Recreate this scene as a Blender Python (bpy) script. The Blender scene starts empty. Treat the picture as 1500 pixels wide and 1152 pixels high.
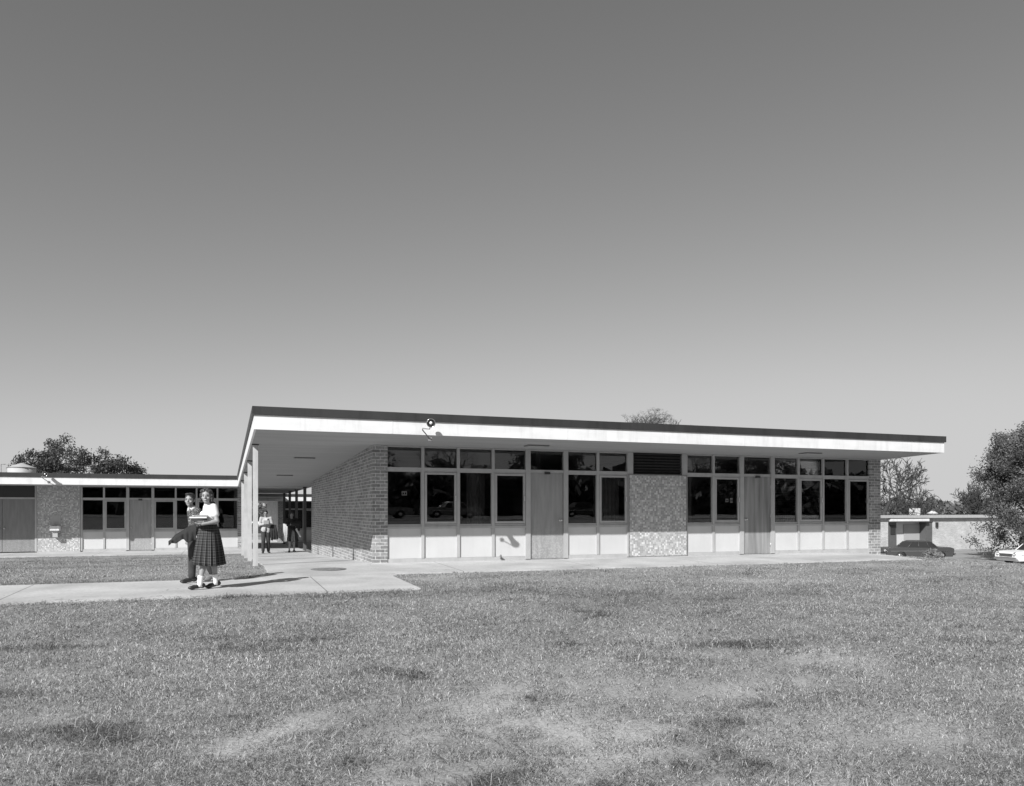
import bpy, bmesh, math, random
import numpy as np
from mathutils import Vector, Matrix, Euler
random.seed(7); NR = np.random.default_rng(11)
R = math.radians
sc = bpy.context.scene
COL = sc.collection
TH = R(20.25); CT, ST = math.cos(TH), math.sin(TH)
F, HX, HY = 1144.0, 750.0, 748.0
def ray(px):
    c = (px-HX)/F
    return ST+c*CT, CT-c*ST
def XY(px, t):                      # point at camera depth t in image column px
    a, b = ray(px); return a*t, b*t
def XA(px, Y):                      # X on the plane Y seen in column px
    a, b = ray(px); return a/b*Y

# ------------------------------------------------------------------ ground
def lerp(a, b, u): return a+(b-a)*u
def gz0(Y):
    return np.interp(Y, [-400, -60, -30, 0, 12.5, 15.2, 17.7, 30.8, 36, 53, 70, 400],
                        [-1.0, -.6, -.7, -1.45, -1.27, -1.24, -1.19, -1.66, -1.68, -2.05, -2.6, -4.0])
def gz(X, Y):
    X = np.asarray(X, float); Y = np.asarray(Y, float)
    z = gz0(Y)
    d = np.interp(X, [16.6, 19, 28, 47, 60], [0, .15, .78, 2.62, 2.62])
    w = np.clip((Y+10)/12, 0, 1)
    low = np.minimum(z-d*w, z)
    return np.where((w > 0) & (Y < 75), np.maximum(low, np.minimum(-3.8, z)), z-d*w*np.clip((160-Y)/85, 0, 1))
def g(X, Y): return float(gz(X, Y))

# ------------------------------------------------------------------ materials
def nt(m): return m.node_tree.nodes, m.node_tree.links
def mat(name, v, rough=.8, var=0.0, scale=3.0, bump=0.0, bscale=40.0, metal=0.0, spec=.5, stretch=None, detail=4):
    m = bpy.data.materials.new(name); m.use_nodes = True
    N, L = nt(m); b = N['Principled BSDF']
    b.inputs['Base Color'].default_value = (v, v, v, 1)
    b.inputs['Roughness'].default_value = rough
    b.inputs['Metallic'].default_value = metal
    b.inputs['Specular IOR Level'].default_value = spec
    tc = N.new('ShaderNodeTexCoord'); src = tc.outputs['Object']
    if stretch:
        mp = N.new('ShaderNodeMapping'); mp.inputs['Scale'].default_value = stretch
        L.new(src, mp.inputs[0]); src = mp.outputs[0]
    if var:
        n = N.new('ShaderNodeTexNoise'); n.inputs['Scale'].default_value = scale; n.inputs['Detail'].default_value = detail
        L.new(src, n.inputs['Vector'])
        r = N.new('ShaderNodeMapRange'); r.inputs['From Min'].default_value = .3; r.inputs['From Max'].default_value = .7
        r.inputs['To Min'].default_value = v*(1-var); r.inputs['To Max'].default_value = v*(1+var)
        L.new(n.outputs['Fac'], r.inputs['Value']); L.new(r.outputs[0], b.inputs['Base Color'])
    if bump:
        n = N.new('ShaderNodeTexNoise'); n.inputs['Scale'].default_value = bscale; n.inputs['Detail'].default_value = 5
        L.new(src, n.inputs['Vector'])
        bp = N.new('ShaderNodeBump'); bp.inputs['Strength'].default_value = bump; bp.inputs['Distance'].default_value = .01
        L.new(n.outputs['Fac'], bp.inputs['Height']); L.new(bp.outputs[0], b.inputs['Normal'])
    return m
def M_(N, L, op, a, b=None, c=None):
    n = N.new('ShaderNodeMath'); n.operation = op
    for i, s in enumerate((a, b, c)):
        if s is None: continue
        if hasattr(s, 'is_linked'): L.new(s, n.inputs[i])
        else: n.inputs[i].default_value = s
    return n.outputs[0]
def wall_uv(N, L):
    tc = N.new('ShaderNodeTexCoord'); sp = N.new('ShaderNodeSeparateXYZ'); L.new(tc.outputs['Object'], sp.inputs[0])
    s = M_(N, L, 'ADD', sp.outputs[0], sp.outputs[1])
    cb = N.new('ShaderNodeCombineXYZ'); L.new(s, cb.inputs[0]); L.new(sp.outputs[2], cb.inputs[1])
    return cb.outputs[0], sp
def brick_mat(name, c1, c2, mo, row=.078, wid=.215):
    m = bpy.data.materials.new(name); m.use_nodes = True; N, L = nt(m); b = N['Principled BSDF']
    uv, sp = wall_uv(N, L)
    t = N.new('ShaderNodeTexBrick'); L.new(uv, t.inputs['Vector'])
    t.inputs['Scale'].default_value = 1; t.inputs['Row Height'].default_value = row; t.inputs['Brick Width'].default_value = wid
    t.inputs['Mortar Size'].default_value = .006; t.inputs['Mortar Smooth'].default_value = .2; t.inputs['Bias'].default_value = -.1
    t.inputs['Color1'].default_value = (c1,)*3+(1,); t.inputs['Color2'].default_value = (c2,)*3+(1,)
    t.inputs['Mortar'].default_value = (mo,)*3+(1,)
    n = N.new('ShaderNodeTexNoise'); n.inputs['Scale'].default_value = 14; L.new(uv, n.inputs['Vector'])
    n2 = N.new('ShaderNodeTexNoise'); n2.inputs['Scale'].default_value = .9; L.new(uv, n2.inputs['Vector'])
    k = M_(N, L, 'MULTIPLY_ADD', n.outputs['Fac'], .9, .48); k = M_(N, L, 'MULTIPLY', k, M_(N, L, 'MULTIPLY_ADD', n2.outputs['Fac'], .6, .95-.3))
    mx = N.new('ShaderNodeMix'); mx.data_type = 'RGBA'; mx.blend_type = 'MULTIPLY'; mx.inputs['Factor'].default_value = 1
    L.new(t.outputs['Color'], mx.inputs['A']); L.new(k, mx.inputs['B']); L.new(mx.outputs['Result'], b.inputs['Base Color'])
    b.inputs['Roughness'].default_value = .9
    bp = N.new('ShaderNodeBump'); bp.inputs['Strength'].default_value = .6; bp.inputs['Distance'].default_value = .008
    inv = M_(N, L, 'SUBTRACT', 1.0, t.outputs['Fac']); inv = M_(N, L, 'MULTIPLY_ADD', n.outputs['Fac'], .3, inv)
    L.new(inv, bp.inputs['Height']); L.new(bp.outputs[0], b.inputs['Normal'])
    return m
def mosaic_mat(name, cell=.047):
    m = bpy.data.materials.new(name); m.use_nodes = True; N, L = nt(m); b = N['Principled BSDF']
    uv, sp = wall_uv(N, L)
    vm = N.new('ShaderNodeVectorMath'); vm.operation = 'SCALE'; vm.inputs['Scale'].default_value = 1/cell; L.new(uv, vm.inputs[0])
    fl = N.new('ShaderNodeVectorMath'); fl.operation = 'FLOOR'; L.new(vm.outputs[0], fl.inputs[0])
    w = N.new('ShaderNodeTexWhiteNoise'); w.noise_dimensions = '2D'; L.new(fl.outputs[0], w.inputs['Vector'])
    r = N.new('ShaderNodeValToRGB'); r.color_ramp.interpolation = 'CONSTANT'
    e = r.color_ramp.elements; e[0].position = 0; e[0].color = (.30,)*3+(1,); e[1].position = .34; e[1].color = (.38,)*3+(1,)
    for p, c in ((.6, .46), (.85, .60)):
        q = e.new(p); q.color = (c,)*3+(1,)
    L.new(w.outputs['Value'], r.inputs[0])
    fr = N.new('ShaderNodeVectorMath'); fr.operation = 'FRACTION'; L.new(vm.outputs[0], fr.inputs[0])
    s2 = N.new('ShaderNodeSeparateXYZ'); L.new(fr.outputs[0], s2.inputs[0])
    gx = M_(N, L, 'GREATER_THAN', s2.outputs[0], .08); gy = M_(N, L, 'GREATER_THAN', s2.outputs[1], .08); gg = M_(N, L, 'MULTIPLY', gx, gy)
    mx = N.new('ShaderNodeMix'); mx.data_type = 'RGBA'; L.new(gg, mx.inputs['Factor']); mx.inputs['A'].default_value = (.40, .40, .40, 1)
    L.new(r.outputs[0], mx.inputs['B']); L.new(mx.outputs['Result'], b.inputs['Base Color']); b.inputs['Roughness'].default_value = .45
    return m
def glass_mat(name, tint=.55):
    m = bpy.data.materials.new(name); m.use_nodes = True; N, L = nt(m)
    out = N['Material Output']; N.remove(N['Principled BSDF'])
    tr = N.new('ShaderNodeBsdfTransparent'); tr.inputs[0].default_value = (tint,)*3+(1,)
    gl = N.new('ShaderNodeBsdfGlossy'); gl.inputs['Roughness'].default_value = .0; gl.inputs[0].default_value = (.9,)*3+(1,)
    tcn = N.new('ShaderNodeTexCoord'); nz = N.new('ShaderNodeTexNoise'); nz.inputs['Scale'].default_value = .8; L.new(tcn.outputs['Object'], nz.inputs['Vector'])
    bp = N.new('ShaderNodeBump'); bp.inputs['Strength'].default_value = .04; bp.inputs['Distance'].default_value = .02; L.new(nz.outputs['Fac'], bp.inputs['Height'])
    L.new(bp.outputs[0], gl.inputs['Normal'])
    fr = N.new('ShaderNodeFresnel'); fr.inputs['IOR'].default_value = 1.5
    f2 = M_(N, L, 'MULTIPLY', fr.outputs[0], 1.3)
    mx = N.new('ShaderNodeMixShader'); L.new(f2, mx.inputs[0]); L.new(tr.outputs[0], mx.inputs[1]); L.new(gl.outputs[0], mx.inputs[2])
    L.new(mx.outputs[0], out.inputs[0]); return m
def concrete_mat(name, v, jx, jy, ox=0, oy=0):
    m = mat(name, v, .85, .20, .9, .25, 60); N, L = nt(m); b = N['Principled BSDF']
    tc = N.new('ShaderNodeTexCoord'); sp = N.new('ShaderNodeSeparateXYZ'); L.new(tc.outputs['Object'], sp.inputs[0])
    def line(o, off, per):
        a = M_(N, L, 'DIVIDE', M_(N, L, 'ADD', o, off), per); f = M_(N, L, 'FRACT', a)
        d = M_(N, L, 'ABSOLUTE', M_(N, L, 'SUBTRACT', f, .5)); return M_(N, L, 'LESS_THAN', d, .009/per)
    k = M_(N, L, 'MAXIMUM', line(sp.outputs[0], ox, jx), line(sp.outputs[1], oy, jy))
    src = b.inputs['Base Color'].links[0].from_socket
    n = N.new('ShaderNodeTexNoise'); n.inputs['Scale'].default_value = 22; n.inputs['Detail'].default_value = 8; L.new(tc.outputs['Object'], n.inputs['Vector'])
    src = M_(N, L, 'MULTIPLY', src, M_(N, L, 'MULTIPLY_ADD', n.outputs['Fac'], .5, .75))
    wv = N.new('ShaderNodeTexNoise'); wv.inputs['Scale'].default_value = 1.7; wv.inputs['Detail'].default_value = 6; L.new(tc.outputs['Object'], wv.inputs['Vector'])
    ad = N.new('ShaderNodeVectorMath'); ad.operation = 'ADD'; L.new(tc.outputs['Object'], ad.inputs[0]); L.new(wv.outputs['Color'], ad.inputs[1])
    vo = N.new('ShaderNodeTexVoronoi'); vo.feature = 'DISTANCE_TO_EDGE'; vo.inputs['Scale'].default_value = .22; L.new(ad.outputs[0], vo.inputs['Vector'])
    ck = M_(N, L, 'MULTIPLY', M_(N, L, 'LESS_THAN', vo.outputs['Distance'], .0022), M_(N, L, 'GREATER_THAN', wv.outputs['Fac'], .5))
    k = M_(N, L, 'MAXIMUM', k, M_(N, L, 'MULTIPLY', ck, .6))
    kk = M_(N, L, 'MULTIPLY_ADD', k, -.62, 1.0)
    L.new(M_(N, L, 'MULTIPLY', src, kk), b.inputs['Base Color']); return m
def wood_door_mat(name, v, wear=.5):
    m = mat(name, v, .55, .12, 2.0, .1, 80, stretch=(6, 6, .8)); N, L = nt(m); b = N['Principled BSDF']
    tc = N.new('ShaderNodeTexCoord'); sp = N.new('ShaderNodeSeparateXYZ'); L.new(tc.outputs['Object'], sp.inputs[0])
    n = N.new('ShaderNodeTexNoise'); n.inputs['Scale'].default_value = 30; n.inputs['Detail'].default_value = 6; L.new(tc.outputs['Object'], n.inputs['Vector'])
    low = N.new('ShaderNodeMapRange'); low.inputs['From Min'].default_value = .9; low.inputs['From Max'].default_value = .2
    L.new(sp.outputs[2], low.inputs['Value'])
    k = M_(N, L, 'MULTIPLY', low.outputs[0], M_(N, L, 'GREATER_THAN', n.outputs['Fac'], .53)); k = M_(N, L, 'MULTIPLY', k, wear)
    src = b.inputs['Base Color'].links[0].from_socket
    L.new(M_(N, L, 'MULTIPLY_ADD', k, .14, src), b.inputs['Base Color']); return m

MT = {
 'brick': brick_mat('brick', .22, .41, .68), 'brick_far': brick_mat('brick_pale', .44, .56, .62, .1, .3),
 'mosaic': mosaic_mat('mosaic_tile'),
 'white': mat('white_fascia', .70, .6, .06, 1.5, .05, 30, stretch=(1, 1, 4)),
 'cap': mat('roof_edge_metal', .032, .5, .15, 1.2, 0),
 'roof': mat('roof_gravel', .3, .95, .2, 8, .3, 60),
 'soffit': mat('soffit_paint', .36, .8, .09, .8, .05, 30, stretch=(.5, 5, 1)),
 'frame': mat('window_frame_paint', .40, .5, .06, 4, 0),
 'panel': mat('enamel_panel', .54, .4, .05, 1.2, 0),
 'pane': glass_mat('window_glass', .8),
 'door': wood_door_mat('door_veneer', .29), 'door2': mat('stained_door_veneer', .25, .55, .35, 1.6, .1, 60, stretch=(5, 5, .35)),
 'door3': wood_door_mat('door_dark', .20, .35),
 'metal': mat('bare_metal', .6, .35, metal=.9), 'dark': mat('dark_paint', .03, .5), 'black': mat('black_louvre', .025, .6),
 'post': mat('post_paint', .47, .6, .08, 5), 'shade_dark': mat('shade_dark_tone', .10, .6, .1, 5),  # second, darker tone has the shade on the far posts put into its colour
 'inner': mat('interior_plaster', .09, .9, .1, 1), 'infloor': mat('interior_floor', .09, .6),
 'walk': concrete_mat('walk_concrete', .45, 200, 3.6, 100.1, 1.0), 'path': concrete_mat('path_concrete', .45, 4.5, 200, .73, 97),
 'apron': concrete_mat('apron_concrete', .46, 3.05, 200, 0, 93),
 'iron': mat('cast_iron', .2, .6, .25, 20, .3, 70),
 'asphalt': mat('parking_asphalt', .27, .9, .2, .6, .2, 50),
 'bark': mat('bark', .06, .95, .4, 4, .6, 20, stretch=(3, 3, 1)), 'bark_pale': mat('bark_pale', .2, .95, .35, 4, .5, 20),
 'skin': mat('skin', .29, .5, .06, 9), 'hair': mat('dark_hair', .03, .45, .5, 40, .6, 60, stretch=(1, 1, .4)), 'hair2': mat('brown_hair', .05, .5, .6, 45, .8, 60, stretch=(1, 1, .6)),
 'blouse': mat('white_cotton', .68, .85, .05, 12, .2, 30), 'cloth_black': mat('black_wool', .022, .9, .3, 12, .3, 60),
 'trouser': mat('charcoal_twill', .035, .9, .3, 10, .3, 40), 'sock': mat('white_sock', .8, .9), 'shoe': mat('black_leather', .02, .35), 'shoe2': mat('worn_suede', .16, .7),
 'jacket': mat('pale_tweed', .38, .9, .12, 40, .3, 60), 'coat_light': mat('pale_coat', .55, .9), 'lips': mat('lips', .2, .5), 'eye': mat('eye_dark', .02, .3), 'teeth': mat('teeth', .8, .4),
 'book_a': mat('book_cloth_grey', .3, .6), 'book_b': mat('book_cloth_dark', .06, .6), 'paper': mat('paper_pages', .75, .9, .1, 60),
 'car_dark': mat('dark_car_paint', .06, .25, spec=.6), 'car_white': mat('white_car_paint', .8, .3, spec=.6), 'car_grey': mat('grey_car_paint', .25, .25, spec=.6), 'chrome': mat('chrome', .75, .15, metal=1), 'rubber': mat('tyre_rubber', .03, .8), 'carglass': mat('car_glass', .03, .05, spec=.8), 'lens': mat('lamp_lens', .7, .15),
 'vent': mat('galvanised_vent', .6, .5, .1, 3),
 'label': mat('printed_card', .7, .8), 'ink': mat('ink', .03, .8),
}
def streak(m, v, amp):
    N, L = nt(m); b = N['Principled BSDF']; tc = N.new('ShaderNodeTexCoord'); mp = N.new('ShaderNodeMapping'); mp.inputs['Scale'].default_value = (3.5, 3.5, .5); L.new(tc.outputs['Object'], mp.inputs[0])
    n = N.new('ShaderNodeTexNoise'); n.inputs['Scale'].default_value = 1.6; n.inputs['Detail'].default_value = 7; n.inputs['Roughness'].default_value = .65; L.new(mp.outputs[0], n.inputs['Vector'])
    r = N.new('ShaderNodeMapRange'); r.inputs['From Min'].default_value = .48; r.inputs['From Max'].default_value = .72; r.inputs['To Min'].default_value = 1; r.inputs['To Max'].default_value = 1-amp
    L.new(n.outputs['Fac'], r.inputs['Value']); src = b.inputs['Base Color'].links[0].from_socket
    L.new(M_(N, L, 'MULTIPLY', src, r.outputs[0]), b.inputs['Base Color'])
streak(MT['white'], .7, .16); streak(MT['panel'], .5, .04); streak(MT['frame'], .4, .14); streak(MT['post'], .4, .2); streak(MT['cap'], .03, .4)
def plaid_mat():
    m = bpy.data.materials.new('plaid_wool'); m.use_nodes = True; N, L = nt(m); b = N['Principled BSDF']
    uv = N.new('ShaderNodeUVMap'); sp = N.new('ShaderNodeSeparateXYZ'); L.new(uv.outputs[0], sp.inputs[0])
    def bands(o, per):
        f = M_(N, L, 'FRACT', M_(N, L, 'DIVIDE', o, per))
        a = M_(N, L, 'LESS_THAN', f, .38)
        l = M_(N, L, 'LESS_THAN', M_(N, L, 'ABSOLUTE', M_(N, L, 'SUBTRACT', f, .7)), .05)
        return M_(N, L, 'MULTIPLY_ADD', l, .08, M_(N, L, 'MULTIPLY', a, .026))
    s = M_(N, L, 'ADD', bands(sp.outputs[0], .085), bands(sp.outputs[1], .085))
    v = M_(N, L, 'ADD', s, .010); L.new(v, b.inputs['Base Color']); b.inputs['Roughness'].default_value = .95; return m
MT['plaid'] = plaid_mat()
def knit_mat():
    m = mat('patterned_knit', .1, .95); N, L = nt(m); b = N['Principled BSDF']
    tc = N.new('ShaderNodeTexCoord'); ck = N.new('ShaderNodeTexVoronoi'); ck.inputs['Scale'].default_value = 42; L.new(tc.outputs['Object'], ck.inputs['Vector'])
    r = N.new('ShaderNodeMapRange'); r.inputs['From Min'].default_value = .1; r.inputs['From Max'].default_value = .5; r.inputs['To Min'].default_value = .3; r.inputs['To Max'].default_value = .04
    L.new(ck.outputs['Distance'], r.inputs['Value']); L.new(r.outputs[0], b.inputs['Base Color']); return m
MT['knit'] = knit_mat()

# ------------------------------------------------------------------ mesh helpers
class MB:
    def __init__(s): s.v = []; s.f = []; s.sm = []
    def add(s, V, Fs, smooth=False):
        n = len(s.v); s.v += [tuple(p) for p in V]; s.f += [tuple(i+n for i in q) for q in Fs]; s.sm += [smooth]*len(Fs); return s
    def box(s, x0, x1, y0, y1, z0, z1, M=None):
        V = [(x, y, z) for z in (z0, z1) for y in (y0, y1) for x in (x0, x1)]
        if M is not None: V = [M @ Vector(p) for p in V]
        return s.add(V, [(0, 2, 3, 1), (4, 5, 7, 6), (0, 1, 5, 4), (2, 6, 7, 3), (0, 4, 6, 2), (1, 3, 7, 5)])
    def ring(s, x0, x1, z0, z1, l, r, b, t, y0, y1):
        o = [(x0, z0), (x1, z0), (x1, z1), (x0, z1)]; i = [(x0+l, z0+b), (x1-r, z0+b), (x1-r, z1-t), (x0+l, z1-t)]
        V = [(x, y, z) for y in (y0, y1) for q in (o, i) for x, z in q]; Fs = []
        for k in range(4):
            j = (k+1) % 4; Fs += [(k, j, 4+j, 4+k), (8+j, 8+k, 12+k, 12+j), (k, 8+k, 8+j, j), (4+k, 4+j, 12+j, 12+k)]
        return s.add(V, Fs)
    def prism(s, poly, y0, y1):      # poly in XZ extruded in Y
        n = len(poly); V = [(x, y0, z) for x, z in poly]+[(x, y1, z) for x, z in poly]
        return s.add(V, [tuple(range(n)), tuple(range(2*n-1, n-1, -1))]+[(i, i+n, (i+1) % n+n, (i+1) % n) for i in range(n)])
    def slab(s, poly, z0, z1):       # poly in XY, z may be functions
        f0 = z0 if callable(z0) else (lambda x, y: z0); f1 = z1 if callable(z1) else (lambda x, y: z1)
        n = len(poly); V = [(x, y, f0(x, y)) for x, y in poly]+[(x, y, f1(x, y)) for x, y in poly]
        return s.add(V, [tuple(range(n-1, -1, -1)), tuple(range(n, 2*n))]+[(i, (i+1) % n, (i+1) % n+n, i+n) for i in range(n)])
    def tube(s, pts, rad, seg=8, smooth=True, caps=True):
        pts = [Vector(p) for p in pts]; n = len(pts); V = []; Fs = []
        if not hasattr(rad, '__len__'): rad = [rad]*n
        up = None
        for i, p in enumerate(pts):
            d = (pts[min(i+1, n-1)]-pts[max(i-1, 0)]).normalized()
            if up is None: up = Vector((0, 0, 1)) if abs(d.z) < .9 else Vector((1, 0, 0))
            a = d.cross(up).normalized(); b = a.cross(d); up = b
            for k in range(seg):
                q = 2*math.pi*k/seg; V.append(p+(a*math.cos(q)+b*math.sin(q))*rad[i])
        for i in range(n-1):
            for k in range(seg):
                k2 = (k+1) % seg; Fs.append((i*seg+k, i*seg+k2, (i+1)*seg+k2, (i+1)*seg+k))
        if caps: Fs += [tuple(range(seg-1, -1, -1)), tuple(range((n-1)*seg, n*seg))]
        return s.add(V, Fs, smooth)
    def ball(s, c, r, M=None, seg=16, rings=10):
        if not hasattr(r, '__len__'): r = (r, r, r)
        V = []; Fs = []; c = Vector(c)
        for i in range(1, rings):
            a = math.pi*i/rings
            for k in range(seg):
                q = 2*math.pi*k/seg; p = Vector((r[0]*math.sin(a)*math.cos(q), r[1]*math.sin(a)*math.sin(q), r[2]*math.cos(a)))
                V.append(c+(M @ p if M is not None else p))
        for p in ((0, 0, r[2]), (0, 0, -r[2])):
            p = Vector(p); V.append(c+(M @ p if M is not None else p))
        T, B = len(V)-2, len(V)-1
        for i in range(rings-2):
            for k in range(seg): k2 = (k+1) % seg; Fs.append((i*seg+k, (i+1)*seg+k, (i+1)*seg+k2, i*seg+k2))
        for k in range(seg):
            k2 = (k+1) % seg; Fs.append((T, k, k2)); Fs.append((B, (rings-2)*seg+k2, (rings-2)*seg+k))
        return s.add(V, Fs, True)
    def cap(s, p0, r0, p1, r1, seg=12):
        s.ball(p0, r0, seg=seg, rings=8); s.ball(p1, r1, seg=seg, rings=8); s.tube([p0, p1], [r0, r1], seg); return s
    def mesh(s, name, m):
        me = bpy.data.meshes.new(name); me.from_pydata(s.v, [], s.f); me.update()
        if any(s.sm): me.polygons.foreach_set('use_smooth', s.sm)
        if m is not None: me.materials.append(m)
        return me
    def build(s, name, m, parent=None, off=None, loc=None):
        if off is not None: s.v = [(x-off[0], y-off[1], z-off[2]) for x, y, z in s.v]
        o = bpy.data.objects.new(name, s.mesh(name, m)); COL.objects.link(o)
        if parent is not None: o.parent = parent
        if loc is not None: o.location = loc
        return o
def bevel(o, w, seg=2, angle=30):
    b = o.modifiers.new('bevel', 'BEVEL'); b.width = w; b.segments = seg; b.limit_method = 'ANGLE'; b.angle_limit = R(angle); return o
def tag(o, label=None, cat=None, group=None, kind=None):
    if label: o['label'] = label
    if cat: o['category'] = cat
    if group: o['group'] = group
    if kind: o['kind'] = kind
    return o
def empty(name, loc, rz=0, **k):
    o = bpy.data.objects.new(name, None); o.empty_display_size = .2; COL.objects.link(o); o.location = loc; o.rotation_euler = (0, 0, rz); return tag(o, **k)
def kids(o): return [c for c in list(bpy.data.objects) if c.parent == o]
def copy_tree(o, parent=None):
    c = o.copy(); COL.objects.link(c); c.parent = parent
    for k in kids(o): copy_tree(k, c)
    return c
def remeshed(mb, name, m, parent, voxel=.006, smooth=4, loc=None):
    o = mb.build('tmp', m)
    r = o.modifiers.new('r', 'REMESH'); r.mode = 'VOXEL'; r.voxel_size = voxel; r.use_smooth_shade = True
    if smooth: q = o.modifiers.new('s', 'SMOOTH'); q.iterations = smooth; q.factor = .5
    dg = bpy.context.evaluated_depsgraph_get(); me = bpy.data.meshes.new_from_object(o.evaluated_get(dg)); me.name = name
    me.materials.clear(); me.materials.append(m)
    bpy.data.objects.remove(o); n = bpy.data.objects.new(name, me); COL.objects.link(n); n.parent = parent
    if loc: n.location = loc
    return n

# ------------------------------------------------------------------ camera, light, sky
cam = bpy.data.cameras.new('camera'); co = bpy.data.objects.new('camera', cam); COL.objects.link(co); sc.camera = co
cam.sensor_width = 36; cam.lens = 36*F/1500; cam.shift_y = (HY-576)/1500; cam.clip_start = .1; cam.clip_end = 6000
co.rotation_euler = (R(90), 0, -TH)
SD = Vector((1.10, 1.0, -1.035)).normalized()
sun = bpy.data.lights.new('sun', 'SUN'); so = bpy.data.objects.new('sun', sun); COL.objects.link(so)
sun.energy = 5.0; sun.angle = R(.55); sun.color = (1, 1, 1); so.rotation_euler = SD.to_track_quat('-Z', 'Y').to_euler(); so.location = (-20, -20, 30)
w = bpy.data.worlds.new('World'); sc.world = w; w.use_nodes = True; N, L = w.node_tree.nodes, w.node_tree.links
sk = N.new('ShaderNodeTexSky'); sk.sky_type = 'NISHITA'; sk.sun_disc = False; sk.sun_elevation = math.asin(-SD.z)
sk.sun_rotation = math.atan2(-SD.x, -SD.y); sk.air_density = 1.0; sk.dust_density = .6; sk.ozone_density = 1.0; sk.altitude = 150
sp = N.new('ShaderNodeSeparateColor'); L.new(sk.outputs[0], sp.inputs[0])
# black-and-white film with a yellow-orange filter: weights of the red, green and blue light
v = M_(N, L, 'ADD', M_(N, L, 'MULTIPLY', sp.outputs[0], .62), M_(N, L, 'ADD', M_(N, L, 'MULTIPLY', sp.outputs[1], .34), M_(N, L, 'MULTIPLY', sp.outputs[2], .04)))
v = M_(N, L, 'MULTIPLY', M_(N, L, 'POWER', M_(N, L, 'SMOOTH_MIN', v, 4.9, 3.0), .97), 1.87)   # film response to the filtered sky
L.new(v, N['Background'].inputs['Color']); N['Background'].inputs['Strength'].default_value = .056
sc.view_settings.view_transform = 'Standard'; sc.view_settings.look = 'None'; sc.view_settings.exposure = 0.30; sc.view_settings.gamma = 1
sc.cycles.max_bounces = 8; sc.cycles.transparent_max_bounces = 12; sc.cycles.use_denoising = True

# ------------------------------------------------------------------ value noise
def vnoise(x, y, s, seed):
    x = x/s+1000; y = y/s+1000; xi = np.floor(x).astype(np.int64); yi = np.floor(y).astype(np.int64); fx = x-xi; fy = y-yi
    fx = fx*fx*(3-2*fx); fy = fy*fy*(3-2*fy)
    def h(a, b):
        n = (a*374761393+b*668265263+seed*1442695041) & 0x7fffffff; n = (n ^ (n >> 13))*1274126177 & 0x7fffffff
        return ((n ^ (n >> 16)) & 0xffff)/65535.
    return (h(xi, yi)*(1-fx)+h(xi+1, yi)*fx)*(1-fy)+(h(xi, yi+1)*(1-fx)+h(xi+1, yi+1)*fx)*fy
def fbm(x, y, s, seed): return vnoise(x, y, s, seed)*.55+vnoise(x, y, s*.45, seed+1)*.3+vnoise(x, y, s*.2, seed+2)*.15

# ------------------------------------------------------------------ ground sheet
def bare(X, Y):         # where the lawn is worn to soil (0..1)
    out = np.zeros_like(X)
    for (px, py, rx, ry, s) in ((630, 1045, 1.1, .5, 1), (820, 1085, 1.1, .55, 1), (640, 1130, .5, .35, .9), (1175, 985, .9, .7, .9), (1060, 1140, .7, .4, .8), (900, 1130, .8, .4, .7), (1330, 1100, .5, .4, .5), (560, 1090, .35, .3, .6), (980, 1010, .8, .4, .6)):
        t = 1.40*F/(py-HY); x, y = XY(px, t)
        d = np.sqrt(((X-x)/rx)**2+((Y-y)/ry)**2)
        out = np.maximum(out, s*np.clip(1.5-d-(fbm(X, Y, .35, 5)-.5)*1.8, 0, 1))
    out = np.clip(out*.75+(fbm(X, Y*1.4, .20, 87)-.5)*4.2-.25, 0, 1)*np.clip(out*3, 0, 1)
    return np.clip(out+np.clip((fbm(X, Y, 1.3, 31)-.70)*5, 0, .5), 0, 1)
def axis(pts):
    a = []
    for (s, e, st) in pts: a += list(np.arange(s, e, st))
    return np.array(a+[pts[-1][1]])
xs = axis([(-3000, -300, 450), (-300, -60, 30), (-60, -14, 4), (-14, 26, .4), (26, 66, 2), (66, 300, 26), (300, 3000, 450)])
ys = axis([(-3000, -300, 450), (-300, -60, 30), (-60, 0, 6), (0, 20, .4), (20, 80, 2), (80, 300, 20), (300, 3000, 450)])
gx, gy = np.meshgrid(xs, ys); zz = gz(gx, gy)
nearm = (np.abs(gx-6) < 20) & (gy > 0) & (gy < 20)
zz = zz+np.where(nearm, (fbm(gx, gy, 2.2, 3)-.5)*.05*((gy < 12.2)), 0)-.03
nx, ny = len(xs), len(ys); V = np.stack([gx, gy, zz], -1).reshape(-1, 3)
i = np.arange(nx*ny).reshape(ny, nx); Q = np.stack([i[:-1, :-1], i[:-1, 1:], i[1:, 1:], i[1:, :-1]], -1).reshape(-1, 4)
me = bpy.data.meshes.new('lawn'); me.from_pydata(V.tolist(), [], Q.tolist()); me.polygons.foreach_set('use_smooth', [True]*len(Q))
lawn = bpy.data.objects.new('lawn_ground', me); COL.objects.link(lawn); tag(lawn, kind='structure')
gm = mat('lawn_soil', .235, .95, .25, 1.2, .8, 30); me.materials.append(gm)
N_, L_ = nt(gm); b = N_['Principled BSDF']; tc = N_.new('ShaderNodeTexCoord')
n1 = N_.new('ShaderNodeTexNoise'); n1.inputs['Scale'].default_value = 45; n1.inputs['Detail'].default_value = 8; n1.inputs['Roughness'].default_value = .7; L_.new(tc.outputs['Object'], n1.inputs['Vector'])
src = b.inputs['Base Color'].links[0].from_socket
at = N_.new('ShaderNodeAttribute'); at.attribute_name = 'soil'
src = M_(N_, L_, 'MULTIPLY', src, M_(N_, L_, 'MULTIPLY_ADD', n1.outputs['Fac'], 2.6, -.3))
L_.new(M_(N_, L_, 'ADD', src, M_(N_, L_, 'MULTIPLY', at.outputs['Fac'], .12)), b.inputs['Base Color'])
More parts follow.
